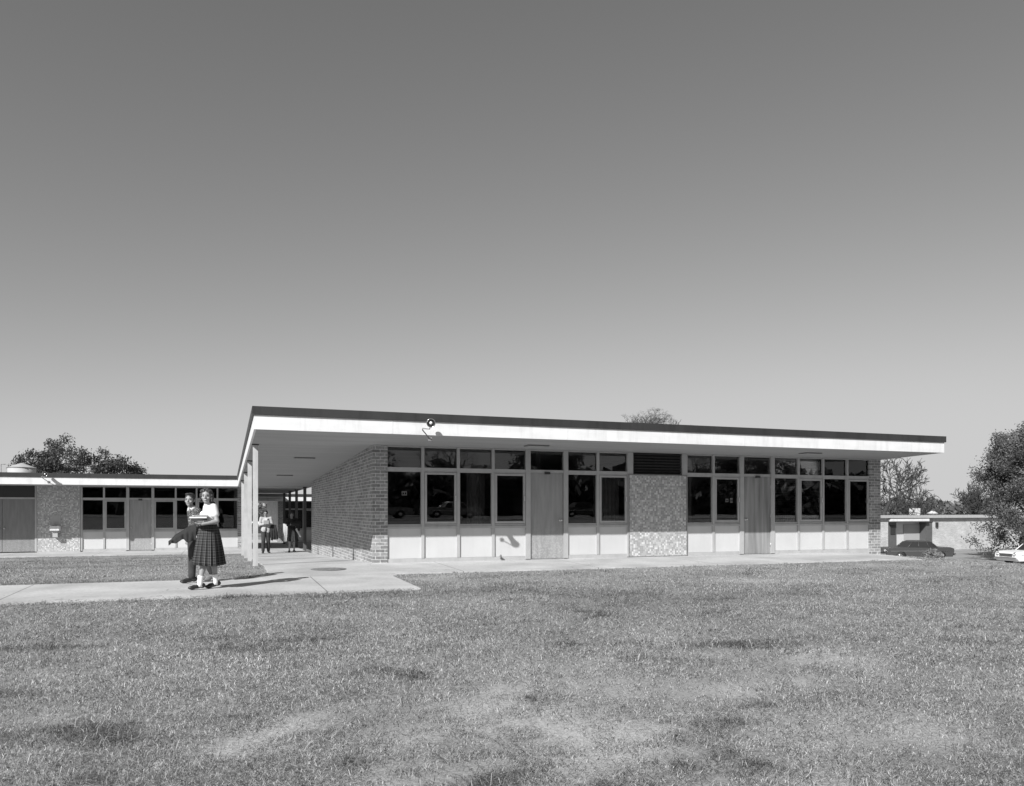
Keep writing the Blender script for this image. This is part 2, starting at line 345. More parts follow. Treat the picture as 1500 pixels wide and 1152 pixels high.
a_ = me.attributes.new('soil', 'FLOAT', 'POINT'); a_.data.foreach_set('value', bare(V[:, 0], V[:, 1]).astype(np.float32))

# ------------------------------------------------------------------ paved surfaces (sheets with thickness)
def paved(name, m, poly_rows, step=1.0, lift=.0):
    """poly_rows: list of (Y, x0, x1)"""
    mb = MB(); n = len(poly_rows); nxs = 12
    for (Y, a, bb) in poly_rows:
        for k in range(nxs+1):
            x = lerp(a, bb, k/nxs); mb.v.append((x, Y, g(x, Y)+lift))
    for (Y, a, bb) in poly_rows:
        for k in range(nxs+1):
            x = lerp(a, bb, k/nxs); mb.v.append((x, Y, g(x, Y)-.12))
    W = nxs+1; T = n*W
    for r_ in range(n-1):
        for k in range(nxs):
            mb.f.append((r_*W+k, r_*W+k+1, (r_+1)*W+k+1, (r_+1)*W+k))
        mb.f.append((r_*W, (r_+1)*W, T+(r_+1)*W, T+r_*W)); mb.f.append((r_*W+nxs, T+r_*W+nxs, T+(r_+1)*W+nxs, (r_+1)*W+nxs))
    for k in range(nxs):
        mb.f.append((k, T+k, T+k+1, k+1)); q = (n-1)*W; mb.f.append((q+k, q+k+1, T+q+k+1, T+q+k))
    mb.sm = [False]*len(mb.f)
    return tag(mb.build(name, m), kind='structure')
rows = []
for Y in np.arange(15.06, 33.0, .6): 
    r_ = max(0, 1-(Y-15.06)/1.3); rows.append((float(Y), .82-.35*r_**2, 3.16))
rows.append((33.0, .82, 3.16))
for Y in np.arange(33.01, 75, 2.0): rows.append((float(Y), .82, 3.16))
paved('covered_walkway', MT['walk'], rows)
paved('path', MT['path'], [(Y, -60, 3.02) for Y in (12.5, 13.1, 13.7, 14.4, 15.056)])
paved('apron', MT['apron'], [(Y, 3.164, lerp(16.9, 18.2, (Y-15.25)/2.55)) for Y in (15.25, 16.2, 17.0, 17.8)])
paved('apron_path', MT['apron'], [(Y, -60, .816) for Y in (32.6, 34, 36.2)])
# parking lot on the lower ground and street behind the camera
mb = MB(); mb.slab([(47, 24), (120, 24), (120, 56.4), (47, 56.4)], -3.86, -3.79); tag(mb.build('parking_lot', MT['asphalt']), kind='structure')
mb = MB(); mb.slab([(-80, -37), (90, -37), (90, -27), (-80, -27)], lambda x, y: g(x, y)-.3, lambda x, y: g(x, y)+.03); tag(mb.build('street', MT['asphalt']), kind='structure')

# ------------------------------------------------------------------ facade kit
def window_bay(P, off, x0, x1, Y0, z0, z1, operable, k):
    """one lower window with frame, pane and (when operable) its sash"""
    fr = MB(); fr.ring(x0, x1, z0, z1, .010, .010, .05, .03, Y0-.03, Y0+.05)
    fo = fr.build('window', MT['frame'], P, off)
    if operable:
        a, bq, c, d = x0+.012, x1-.012, z0+.058, z1-.036; w_ = .05
        s_ = MB(); s_.ring(a, bq, c, d, w_, w_, w_, w_, Y0-.045, Y0+.02); s_.build('sash', MT['frame'], fo, off)
        h = MB(); h.box(bq-.045, bq-.01, Y0-.075, Y0-.047, (c+d)/2-.06, (c+d)/2+.06); h.build('latch', MT['metal'], fo, off)
        p = MB(); p.box(a+w_, bq-w_, Y0-.016, Y0-.01, c+w_, d-w_); p.build('pane', MT['pane'], fo, off)
    else:
        p = MB(); p.box(x0+.010, x1-.010, Y0+.006, Y0+.012, z0+.05, z1-.03); p.build('pane', MT['pane'], fo, off)
def facade(P, off, Y0, zf, segs, H=2.67):
    """segs: (kind, x0, x1, extra) along the wall plane Y0, floor zf"""
    zt0, zt1 = zf+2.11, zf+2.18; zs0, zs1 = zf+.77, zf+.82; top = zf+H
    for sg in segs:
        k, x0, x1 = sg[:3]
        if k == 'mull':
            mb = MB(); mb.box(x0, x1, Y0-.06, Y0+.07, zf+.012, top); mb.build('mullion', MT['frame'], P, off)
        elif k == 'brick':
            mb = MB(); mb.box(x0, x1, Y0-.05, Y0+.15, zf-.3, top); mb.build('wall', MT['brick'], P, off)
        elif k == 'win':
            edges, ops, half = sg[3], sg[4], sg[5]
            for i in range(len(edges)-1):
                a, b_ = edges[i], edges[i+1]; la = a+(half if i else 0); lb = b_-(half if i < len(edges)-2 else 0)
                window_bay(P, off, la, lb, Y0, zs1, zt0, ops[i], i)
                cw = MB(); cw.box(la, lb, Y0-.035, Y0+.05, top-.03, top); c_ = cw.build('clerestory_window', MT['frame'], P, off)
                p = MB(); p.box(la, lb, Y0+.006, Y0+.012, zt1, top-.03); p.build('pane', MT['pane'], c_, off)
                pn = MB(); pn.box(la, lb, Y0-.012, Y0+.03, zf+.085, zs0); pn.build('spandrel_panel', MT['panel'], P, off)
                if i < len(edges)-2:
                    mb = MB(); mb.box(b_-half, b_+half, Y0-.05, Y0+.06, zf+.083, top); mb.build('mullion', MT['frame'], P, off)
            t_ = MB(); ee = [edges[0]]+[q for q in edges[1:-1]]+[edges[-1]]
            for i in range(len(edges)-1):
                la = edges[i]+(half if i else 0); lb = edges[i+1]-(half if i < len(edges)-2 else 0)
                t_.box(la, lb, Y0-.045, Y0+.055, zt0, zt1)
            t_.build('transom', MT['frame'], P, off)
            s_ = MB()
            for i in range(len(edges)-1):
                la = edges[i]+(half if i else 0); lb = edges[i+1]-(half if i < len(edges)-2 else 0)
                s_.box(la, lb, Y0-.055, Y0+.055, zs0, zs1)
            s_.build('sill', MT['frame'], P, off)
            q = MB(); q.box(x0, x1, Y0-.04, Y0+.05, zf-.1, zf+.083); q.build('base_trim', MT['frame'], P, off)
        elif k == 'door':
            m_ = sg[3]; side = sg[4]
            d = MB(); d.box(x0+.006, x1-.006, Y0-.02, Y0+.025, zf+.015, zt0-.004); do = d.build('door', m_, P, off)
            hx = x1-.075 if side > 0 else x0+.075
            h = MB(); h.tube([(hx, Y0-.02, zf+.95), (hx, Y0-.05, zf+.95)], [.012, .012], 10); h.ball((hx, Y0-.075, zf+.95), .03, seg=12, rings=8)
            h.tube([(hx, Y0-.022, zf+.95), (hx, Y0-.027, zf+.95)], .034, 14); h.build('knob', MT['metal'], do, off)
            for zz_ in (.25, 1.05, 1.85):
                hg = MB(); gx_ = x0+.002 if side > 0 else x1-.002; hg.tube([(gx_, Y0-.03, zf+zz_-.05), (gx_, Y0-.03, zf+zz_+.05)], .009, 8); hg.build('hinge', MT['metal'], do, off)
            t_ = MB(); t_.box(x0, x1, Y0-.045, Y0+.055, zt0, zt1); t_.build('transom', MT['frame'], P, off)
            cl = MB(); cx_ = (x0+x1)/2; cl.box(cx_-.07, cx_+.07, Y0-.085, Y0-.047, zt0-.035, zt0+.02); cl.build('door_closer', MT['dark'], P, off)
            cw = MB(); cw.box(x0, x1, Y0-.035, Y0+.05, top-.03, top); c_ = cw.build('clerestory_window', MT['frame'], P, off)
            p = MB(); p.box(x0, x1, Y0+.006, Y0+.012, zt1, top-.03); p.build('pane', MT['pane'], c_, off)
            th = MB(); th.box(x0, x1, Y0-.06, Y0+.05, zf-.1, zf+.012); th.build('threshold', MT['iron'], P, off)
        elif k == 'double_door':
            mid = (x0+x1)/2
            for (a, b_, s) in ((x0, mid-.004, 1), (mid+.004, x1, -1)):
                d = MB(); d.box(a+.004, b_, Y0-.02, Y0+.025, zf+.015, zt0-.004); do = d.build('door', MT['door3'], P, off)
                hx = b_-.08 if s > 0 else a+.08
                h = MB(); h.tube([(hx, Y0-.02, zf+.95), (hx, Y0-.05, zf+.95)], [.012, .012], 10); h.ball((hx, Y0-.075, zf+.95), .03, seg=12, rings=8); h.build('knob', MT['metal'], do, off)
            t_ = MB(); t_.box(x0, x1, Y0-.045, Y0+.055, zt0, zt1); t_.build('transom', MT['frame'], P, off)
            lv = MB(); lv.box(x0, x1, Y0+.01, Y0+.05, zt1, top); lv.build('transom_panel', MT['dark'], P, off)
        elif k == 'mosaic':
            e0 = sg[3] if len(sg) > 3 else 0
            mp = MB(); mp.box(x0-e0, x1+e0, Y0-.07, Y0+.05, zf+.02, (zt0-.02 if e0 else top)); mp.build('mosaic_panel', MT['mosaic'], P, off)
            tr = MB(); zt_ = zt0-.02 if e0 else top
            tr.box(x0-e0-.014, x0-e0, Y0-.082, Y0+.05, zf-.05, zt_); tr.box(x1+e0, x1+e0+.014, Y0-.082, Y0+.05, zf-.05, zt_)
            tr.box(x0-e0, x1+e0, Y0-.078, Y0+.05, zf-.05, zf+.02)
            if e0: tr.box(x0-e0-.025, x1+e0+.025, Y0-.082, Y0+.05, zt_, zt_+.025)
            tr.build('panel_trim', MT['iron'] if e0 else MT['frame'], P, off)
            if e0:
                lb = MB(); lb.box(x0, x1, Y0+.06, Y0+.07, zt0+.03, top); lo = lb.build('louvre_vent', MT['black'], P, off)
                sl = MB(); nsl = 7
                for j in range(nsl):
                    z = lerp(zt0+.07, top-.05, j/(nsl-1))
                    Mx = Matrix.Translation((0, Y0, z)) @ Matrix.Rotation(R(-38), 4, 'X'); sl.box(x0+.01, x1-.01, -.045, .045, -.004, .004, Mx)
                sl.build('louvre_blades', MT['cap'], lo, off)
                fm = MB(); fm.box(x0, x1, Y0-.05, Y0+.06, zt0+.006, zt0+.03); fm.build('vent_frame', MT['black'], lo, off)

# ------------------------------------------------------------------ main building
D = 17.7; ZF = -1.19; off = (3.156, D, ZF)
MBD = empty('classroom_building', off, label='long low flat-roofed classroom building with brick end wall and window front, nearest to the camera', cat='building')
xa = lambda px: XA(px, D)
e_ = [xa(q) for q in (567, 618.8, 670.8, 721.7, 769.2)]
segs = [('win', e_[0], e_[-1], e_, (0, 1, 0, 1), .034), ('mull', xa(769.2), xa(776)), ('door', xa(776), xa(824.5), MT['door'], 1), ('mull', xa(824.5), xa(831))]
e2 = [xa(q) for q in (831, 875, 917.7)]; e3 = [xa(q) for q in (1005.2, 1044, 1082.3)]; e4 = [xa(q) for q in (1133, 1168.5, 1204.5, 1239.8, 1271.5)]
segs += [('win', e2[0], e2[-1], e2, (0, 1), .034), ('mull', xa(917.7), xa(926)), ('mosaic', xa(926), xa(997.5), .12), ('mull', xa(997.5), xa(1005.2)),
 ('win', e3[0], e3[-1], e3, (0, 1), .034), ('mull', xa(1082.3), xa(1088)), ('door', xa(1088), xa(1127.6), MT['door2'], -1), ('mull', xa(1127.6), xa(1133)),
 ('win', e4[0], e4[-1], e4, (0, 1, 0, 1), .032)]
facade(MBD, off, D, ZF, segs)
# soffit plane slopes gently down to the back
sof = lambda x, y: 1.48-.03*(y-17.7)
def wallbox(name, m, x0, x1, y0, y1, zb, zt):
    mb = MB(); mb.slab([(x0, y0), (x1, y0), (x1, y1), (x0, y1)], zb, zt); return mb.build(name, m, MBD, off)
zb = lambda x, y: g(min(x, 25), y)-.35
xl, xr = 3.156, 17.96
wallbox('wall', MT['brick'], xl, xa(567), D-.06, 30.8, zb, sof)
wallbox('wall', MT['brick'], xa(1271.5), xr, D-.06, 30.8, lambda x, y: -2.6, sof)
wallbox('wall', MT['brick'], xa(567), xa(1271.5), 30.5, 30.8, lambda x, y: -2.4, sof)
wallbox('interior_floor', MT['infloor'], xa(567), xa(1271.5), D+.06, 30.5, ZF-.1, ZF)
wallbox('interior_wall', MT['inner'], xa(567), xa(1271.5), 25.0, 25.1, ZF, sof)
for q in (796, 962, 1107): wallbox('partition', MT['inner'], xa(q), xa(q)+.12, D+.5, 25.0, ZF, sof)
# roof: slab, soffit, white fascia and dark edge cap
RX0, RX1, RY0, RY1, RYc = .537, 18.08, 15.6, 30.9, 33.8
def roofparts(P, off, poly_soffit, edges, sf, inner_top=.40):
    mb = MB(); mb.slab(poly_soffit, lambda x, y: sf(x, y)+.002, lambda x, y: sf(x, y)+.03); mb.build('soffit', MT['soffit'], P, off)
    mb = MB(); mb.slab(poly_soffit, lambda x, y: sf(x, y)+.032, lambda x, y: sf(x, y)+inner_top); rf = mb.build('roof', MT['roof'], P, off)
    fa = MB(); cp = MB()
    for (p, q, nrm, e0, e1) in edges:     # outward normal; e0/e1 extend the ends
        p = Vector(p); q = Vector(q); nv = Vector(nrm); d = (q-p).normalized()
        def strip(mb, o0, o1, za, zb_, x0, x1):
            a = p-d*x0; b_ = q+d*x1
            pl = [a+nv*o0, b_+nv*o0, b_+nv*o1, a+nv*o1]
            mb.slab([(v_.x, v_.y) for v_ in pl], lambda x, y: sf(x, y)+za, lambda x, y: sf(x, y)+zb_)
        strip(fa, -.002, .04, 0, .276, e0[0], e1[0]); strip(cp, -.06, .075, .278, .435, e0[1], e1[1])
    fo = fa.build('fascia', MT['white'], rf, off); co_ = cp.build('roof_edge', MT['cap'], rf, off)
    return rf
poly = [(RX0+.04, RY0+.04), (RX1-.04, RY0+.04), (RX1-.04, RY1), (3.45, RY1), (3.45, RYc), (RX0+.04, RYc)]
roofparts(MBD, off, poly, [((RX0+.04, RY0+.04), (RX1-.04, RY0+.04), (0, -1), (.04, .075), (.04, .075)),
  ((RX1-.04, RY0+.044), (RX1-.04, RY1), (1, 0), (0, -.062), (0, 0)), ((RX0+.04, RY0+.044), (RX0+.04, RYc), (-1, 0), (0, -.062), (-.045, -.08)),
  ((3.45, RY1+.01), (3.45, RYc), (1, 0), (0, 0), (-.045, -.08))], sof)
# fascia joints: thin grooves proud of nothing, butt straps
for px in (574.5, 1090, 830):
    X = XA(px, RY0); mb = MB(); mb.box(X-.012, X+.012, RY0-.004, RY0-.001, sof(X, RY0)+.004, sof(X, RY0)+.27); mb.build('fascia_joint', MT['white'], MBD, off)
def post(P, off, X, Y, m, r=.053, top=None):
    mb = MB(); zt = (top if top is not None else sof(X, Y)); zb_ = g(X, Y)-.15
    mb.box(X-r, X+r, Y-r, Y+r, zb_, zt-.02); po = mb.build('post', m, P, off)
    c = MB(); c.box(X-r-.02, X+r+.02, Y-r-.02, Y+r+.02, zt-.02, zt-.001); c.build('post_cap', MT['dark'], po, off)
for k in range(4): post(MBD, off, .655, 18.2+4.05*k, MT['post'])
# small things at the foot of the facade
X = xa(732); mb = MB(); mb.tube([(X, D-.09, ZF+.02), (X, D-.09, ZF+.09), (X-.03, D-.16, ZF+.12)], [.018, .018, .022], 10); mb.tube([(X, D-.02, ZF+.09), (X, D-.09, ZF+.09)], .014, 8); mb.build('hose_tap', MT['iron'], MBD, off)
# curtains hanging inside some windows
def curtain(x0, x1, z0, z1, Y, v):
    n = 120; V = []
    for k in range(n+1):
        u = k/n; x = lerp(x0, x1, u); y = Y+.03*math.sin(u*(x1-x0)*52)+.012*math.sin(u*31)
        V += [(x, y, z0), (x, y, z1)]
    mb = MB(); mb.add(V, [(2*k, 2*k+2, 2*k+3, 2*k+1) for k in range(n)], True); mb.build('curtain', MT[v], MBD, off)
MT['curtain'] = mat('curtain_cloth', .16, .9); MT['curtain2'] = mat('curtain_pale', .30, .9)
curtain(xa(877), xa(914), ZF+.86, ZF+2.1, D+.3, 'curtain'); curtain(xa(1222), xa(1237), ZF+.86, ZF+2.1, D+.3, 'curtain2'); curtain(xa(1243), xa(1268), ZF+.86, ZF+2.1, D+.3, 'curtain2')
curtain(xa(690), xa(716), ZF+.86, ZF+2.1, D+.35, 'curtain'); curtain(xa(1008), xa(1022), ZF+.86, ZF+2.1, D+.3, 'curtain')
# room notices behind the glass
def notice(P, off, X, Y, Z, w_, h_, name='paper_notice'):
    mb = MB(); mb.box(X-w_/2, X+w_/2, Y+.020, Y+.022, Z-h_/2, Z+h_/2); o = mb.build(name, MT['label'], P, off)
    for i in (-1, 1): k = MB(); k.box(X+i*w_*.22-w_*.12, X+i*w_*.22+w_*.12, Y+.018, Y+.0195, Z-h_*.25, Z+h_*.2); k.build('print', MT['ink'], o, off)
notice(MBD, off, xa(592.5), D, (HY-723)*18./F, .12, .1)
notice(MBD, off, xa(1064.5), D-.03, (HY-733)*20.6/F, .10, .09); notice(MBD, off, xa(1071), D-.03, (HY-733)*20.6/F, .08, .13)

# ------------------------------------------------------------------ left wing
D2 = 35.9; Z2 = -1.66; off2 = (.72, D2, Z2)
LW = empty('classroom_wing', off2, label='low flat-roofed classroom wing across the lawn with double doors and mosaic panel', cat='building')
xb = lambda px: XA(px, D2)
q1 = [xb(q) for q in (121, 152.5, 185)]; q2 = [xb(q) for q in (226, 257.5, 288, 318.5, 348)]
q0 = [xb(q) for q in (-190, -155, -120, -85, -50)]
segs = [('win', q0[0], q0[-1], q0, (0, 1, 0, 1), .034), ('mull', xb(-50), xb(-46)), ('double_door', xb(-46), xb(51.5)), ('mull', xb(51.5), xb(54)), ('mosaic', xb(55), xb(117.5)), ('mull', xb(118.3), xb(121)),
 ('win', q1[0], q1[-1], q1, (0, 1), .034), ('mull', xb(185), xb(189.5)), ('door', xb(189.5), xb(222), MT['door'], -1), ('mull', xb(222), xb(226)),
 ('win', q2[0], q2[-1], q2, (1, 0, 1, 0), .034), ('brick', xb(348), .72), ('brick', xb(-420), xb(-190))]
facade(LW, off2, D2, Z2, segs, 2.65)
sof2 = lambda x, y: .99+.0*x
sofL = lambda x, y: .985
def bx(P, off, name, m, *a):
    mb = MB(); mb.box(*a); return mb.build(name, m, P, off)
bx(LW, off2, 'wall', MT['brick'], .5, .72, D2+.15, 47, Z2-.4, .985)
bx(LW, off2, 'wall', MT['brick'], xb(-420), .5, 46.8, 47, Z2-.4, .985)
bx(LW, off2, 'wall', MT['brick'], xb(-420), xb(-420)+.2, D2+.15, 46.8, Z2-.4, .985)
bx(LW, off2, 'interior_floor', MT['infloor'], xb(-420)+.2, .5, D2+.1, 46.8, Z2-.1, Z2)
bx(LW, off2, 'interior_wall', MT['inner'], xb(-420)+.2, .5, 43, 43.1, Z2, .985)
LX = xb(-430)
roofparts(LW, off2, [(LX, 33.84), (3.45, 33.84), (3.45, 47.4), (LX, 47.4)], [((LX, 33.84), (.537, 33.84), (0, -1), (0, 0), (-.002, -.04)), ((3.45, 33.84), (3.45, 47.4), (1, 0), (0, 0), (0, 0))], sofL)
for Y in (33.9, 37.9, 41.9, 45.9): post(LW, off2, 3.2, Y, MT['shade_dark'], .06, .985)

# ------------------------------------------------------------------ rear wing beyond the covered walk
D3 = 53.; Z3 = -2.05; off3 = (3.3, D3, Z3)
RW = empty('classroom_wing', off3, label='far classroom wing glimpsed past the brick corner through dark posts', cat='building')
ed = [3.75+1.15*i for i in range(9)]
facade(RW, off3, D3, Z3, [('brick', 3.3, 3.75), ('win', ed[0], ed[-1], ed, (0, 1)*4, .034), ('brick', ed[-1], 17)], 2.65)
s3 = .60
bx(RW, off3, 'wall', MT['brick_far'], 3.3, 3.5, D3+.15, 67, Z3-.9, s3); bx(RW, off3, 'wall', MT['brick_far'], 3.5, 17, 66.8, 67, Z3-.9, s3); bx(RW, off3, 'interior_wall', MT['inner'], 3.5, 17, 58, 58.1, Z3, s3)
roofparts(RW, off3, [(.6, 51), (17.5, 51), (17.5, 67.5), (.6, 67.5)], [((.6, 51), (17.5, 51), (0, -1), (.04, .075), (.04, .075)), ((.6, 51.01), (.6, 67.5), (-1, 0), (0, -.07), (0, 0))], lambda x, y: s3)
for Y in (51.6, 56.6, 61.6): post(RW, off3, .8, Y, MT['shade_dark'], .06, s3)
# link canopy over the walk between the wings
LC = empty('walkway_canopy', (2, 49, -2), label='short flat canopy bridging the covered walk between the two wings', cat='canopy')
mb = MB(); mb.slab([(.6, 47.42), (3.45, 47.42), (3.45, 50.92), (.6, 50.92)], .80, .98); mb.build('slab', MT['soffit'], LC, (2, 49, -2))
mb = MB(); mb.slab([(.7, 47.5), (.82, 47.5), (.82, 47.62), (.7, 47.62)], -2.2, .799); mb.build('post', MT['shade_dark'], LC, (2, 49, -2))

# ------------------------------------------------------------------ far low brick building (right)
D4 = 57.; Z4 = -3.8; off4 = (66, D4, Z4)
FB = empty('brick_building', off4, label='long pale brick building with white-edged entrance canopy behind the parked cars', cat='building')
xc = lambda px, Y=D4: XA(px, Y)
x_a, x_b = xc(1301), xc(1367); T4 = -.62
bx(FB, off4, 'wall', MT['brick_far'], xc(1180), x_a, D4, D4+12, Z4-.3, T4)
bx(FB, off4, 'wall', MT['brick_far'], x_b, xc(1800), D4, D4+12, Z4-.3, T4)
bx(FB, off4, 'wall', MT['panel'], x_a, x_b, D4+.9, D4+12, Z4-.3, T4)
bx(FB, off4, 'entrance_ceiling', MT['soffit'], x_a, x_b, D4+.02, D4+.9, T4-.5, T4)
bx(FB, off4, 'canopy_fascia', MT['white'], x_a, xc(1357), D4-.35, D4+.02, -1.03, -.80)
bx(FB, off4, 'entrance_wall', MT['shade_dark'], x_a+.001, xc(1313, D4+.3), D4+.3, D4+.9, Z4-.3, T4-.5); bx(FB, off4, 'entrance_wall', MT['shade_dark'], xc(1356.5, D4+.1), x_b-.001, D4+.1, D4+.9, Z4-.3, T4-.5)  # the pier's shade is put into its dark colour
dr = bx(FB, off4, 'door', MT['soffit'], xc(1324, D4+.83), xc(1347, D4+.83), D4+.83, D4+.898, Z4, Z4+2.45)
bx(FB, off4, 'window', MT['dark'], xc(1305, D4+.25), xc(1312, D4+.25), D4+.25, D4+.298, -2.3, -1.4)
mb = MB(); mb.slab([(xc(1180), D4-.3), (xc(1800), D4-.3), (xc(1800), D4+13), (xc(1180), D4+13)], T4+.002, T4+.1); rf = mb.build('roof', MT['roof'], FB, off4)
mb = MB(); mb.box(xc(1180), xc(1800), D4-.37, D4-.302, T4-.10, T4+.16); mb.build('fascia', MT['frame'], rf, off4)
X = xc(1344.5, D4+6); bx(rf, off4, 'chimney', MT['vent'], X-.35, X+.35, D4+6, D4+6.8, T4+.1, T4+.85)
X = xc(1366, D4+4); mb = MB(); mb.tube([(X, D4+4, T4+.1), (X, D4+4, T4+.3)], .25, 12); mb.tube([(X, D4+4, T4+.3), (X, D4+4, T4+.62)], [.6, .03], 14); mb.build('roof_vent', MT['vent'], rf, off4)
X = xc(1371.5); bx(FB, off4, 'wall_lamp', MT['dark'], X-.12, X+.12, D4-.15, D4-.002, -1.65, -1.15)

# ------------------------------------------------------------------ left wing roof tank, wall box, floodlights, soffit lights, manhole
X = XA(32, 44); t = empty('roof_tank', (X, 44, 1.38), label='squat round tank with a shallow cone top standing on the left wing roof', cat='tank')
MT['tank'] = mat('weathered_tank', .40, .7, .1, 3)
mb = MB(); mb.tube([(0, 0, .0), (0, 0, .70)], [.60, .60], 36); mb.build('drum', MT['tank'], t)
mb = MB(); mb.tube([(0, 0, .702), (0, 0, .93)], [.64, .03], 36, smooth=False); mb.build('lid', MT['tank'], t)
mb = MB(); mb.tube([(-.85, -.1, 0), (-.85, -.1, .85)], .02, 8); mb.tube([(-.85, -.1, .85), (-.66, -.1, .85)], .015, 8); mb.build('pipe', MT['iron'], t)
X = xb(83); t = empty('wall_box', (X, D2-.07, Z2+.85), label='small white box under a grey plate on the mosaic panel of the left wing', cat='wall box')
mb = MB(); mb.box(-.17, .17, -.36, 0, .0, .2); o = mb.build('basin', MT['white'], t); bevel(o, .02)
mb = MB(); mb.box(-.16, .16, -.03, 0, .22, .62); mb.build('back_plate', MT['frame'], t)
mb = MB(); mb.tube([(.0, -.22, .2), (0, -.22, .26), (0, -.27, .29)], .012, 8); mb.build('spout', MT['frame'], t); mb = MB(); mb.box(-.09, .09, -.25, 0, -.26, -.001); mb.build('pedestal', MT['frame'], t)
def floodlight(loc, label, aim):
    t = empty('floodlight', loc, label=label, cat='floodlight', group='floodlights on the roof edges')
    a = Vector(aim).normalized(); c = Vector((0, -.33, .0))
    mb = MB(); mb.tube([c-a*.15, c-a*.14, c-a*.02, c+a*.055, c+a*.06], [.03, .05, .055, .075, .075], 24, caps=False); o = mb.build('housing', MT['dark'], t)
    s_ = o.modifiers.new('s', 'SOLIDIFY'); s_.thickness = .006
    mb = MB(); mb.tube([c+a*.058, c+a*.064], [.08, .08], 24, caps=False); o = mb.build('rim', MT['chrome'], t); s_ = o.modifiers.new('s', 'SOLIDIFY'); s_.thickness = .012
    mb = MB(); mb.tube([c+a*.01, c+a*.05], [.035, .07], 24, caps=False); mb.build('reflector', MT['dark'], t)
    mb = MB(); mb.ball(c+a*.035, .034); mb.build('bulb', MT['lens'], t)
    mb = MB(); mb.tube([c-a*.05, c+Vector((-.02, .03, -.12)), (-.14, -.20, -.1), (-.13, -.16, -.13), (.06, -.005, -.29)], .012, 8); mb.build('bracket', MT['iron'], t)
    mb = MB(); mb.box(.02, .1, -.02, -.001, -.33, -.25); mb.build('mounting_plate', MT['iron'], t)
    return t
Yf = RY0-.0; X = XA(629, Yf-.2)
floodlight((X, Yf, (HY-621)*15.8/F), 'round floodlight on bent arm fixed to the white roof edge near the brick corner', (-.25, -1, -.12))
X = XA(67, 33.6); floodlight((X, 33.8, (HY-697)*30.6/F), 'floodlight on the roof edge of the left wing above the mosaic panel', (.1, -1, -.1))
def soffit_light(px, py, sf, label):
    c = (px-HX)/F; a, b_ = ray(px); el = (HY-py)/F; t = 5
    for _ in range(60): t = sf(0, b_*t)/el
    z = sf(0, b_*t)
    o = empty('ceiling_light', (a*t, b_*t, z), label=label, cat='ceiling light', group='flush lights under the eaves')
    mb = MB(); mb.box(-.26, .26, -.15, .15, -.022, 0); q = mb.build('frame', MT['iron'], o); mb = MB(); mb.box(-.22, .22, -.11, .11, -.026, -.0225); mb.build('diffuser', MT['soffit'], o)
soffit_light(446, 671, sof, 'flush light in the walkway ceiling, the nearer to the front edge')
soffit_light(417, 696.5, sof, 'flush light in the walkway ceiling, farther along beside the posts')
soffit_light(786, 653, sof, 'flush light under the front eave above the plain grey door')
soffit_light(1187, 664, sof, 'flush light under the front eave above the far group of windows')
mh = empty('manhole_cover', (2.03, 16.45, g(2.03, 16.45)+.001), label='round iron cover set in the concrete walk before the brick corner', cat='manhole cover')
mb = MB(); mb.tube([(0, 0, 0), (0, 0, .008)], .36, 40, smooth=False); mb.build('cover', MT['iron'], mh)
mb = MB()
for k in range(-3, 4):
    w_ = math.sqrt(.32**2-(k*.09)**2); mb.box(-w_, w_, k*.09-.012, k*.09+.012, .0085, .012)
mb.build('ribs', MT['iron'], mh)

# ------------------------------------------------------------------ trees
def rnd_perp(d):
    a = Vector((random.gauss(0, 1), random.gauss(0, 1), random.gauss(0, 1))); a -= d*a.dot(d); return a.normalized()
def grow(mb, p, d, r, ln, lvl, maxl, tips, spread=.75, up=.12, wob=.25, rmin=.012, low=None):
    n = 3; pts = [p.copy()]; rad = [r]; q = p.copy(); dd = d.copy()
    r1 = r*.62
    for i in range(n):
        dd = (dd+rnd_perp(dd)*wob*random.random()+Vector((0, 0, up*(.5 if lvl else 0)))).normalized(); q = q+dd*ln/n; pts.append(q.copy()); rad.append(lerp(r, r1, (i+1)/n))
    mb.tube(pts, rad, 8 if lvl < 2 else (5 if lvl < 4 else 3), caps=False)
    if lvl >= 1 and lvl >= maxl-2: tips.append((pts[2], lvl))
    if lvl >= maxl: tips.append((q, lvl)); return
    k = random.choice((2, 3, 3)) if lvl else 4
    for j in range(k):
        s = spread*(.5+.8*random.random()) if lvl else spread*(.6+.5*random.random())
        nd = (dd+rnd_perp(dd)*s).normalized()
        if lvl < 2 and nd.z < .12: nd.z = .15+.2*random.random(); nd.normalize()
        at = q if (j == 0 or random.random() < .5) else pts[2]
        grow(mb, at, nd, max(rmin, r1*(.62+.25*random.random())), ln*(.66+.22*random.random()), lvl+1, maxl, tips, spread, up, wob, rmin)
def leaf_mesh(tips, n, size, rad, seed, squash=.7):
    rg = np.random.default_rng(seed); T = np.array([tuple(t[0]) for t in tips]); T = T[rg.integers(0, len(T), n)]
    c = T+rg.normal(0, 1, (n, 3))*np.array([rad, rad, rad*squash]); a = rg.normal(0, 1, (n, 3)); a /= np.linalg.norm(a, axis=1)[:, None]
    b = rg.normal(0, 1, (n, 3)); b -= a*(a*b).sum(1)[:, None]; b /= np.linalg.norm(b, axis=1)[:, None]
    s = size*(.6+.8*rg.random((n, 1))); V = np.stack([c-a*s, c+b*s*.5, c+a*s, c-b*s*.5], 1).reshape(-1, 3)
    return V, np.arange(n*4).reshape(n, 4)
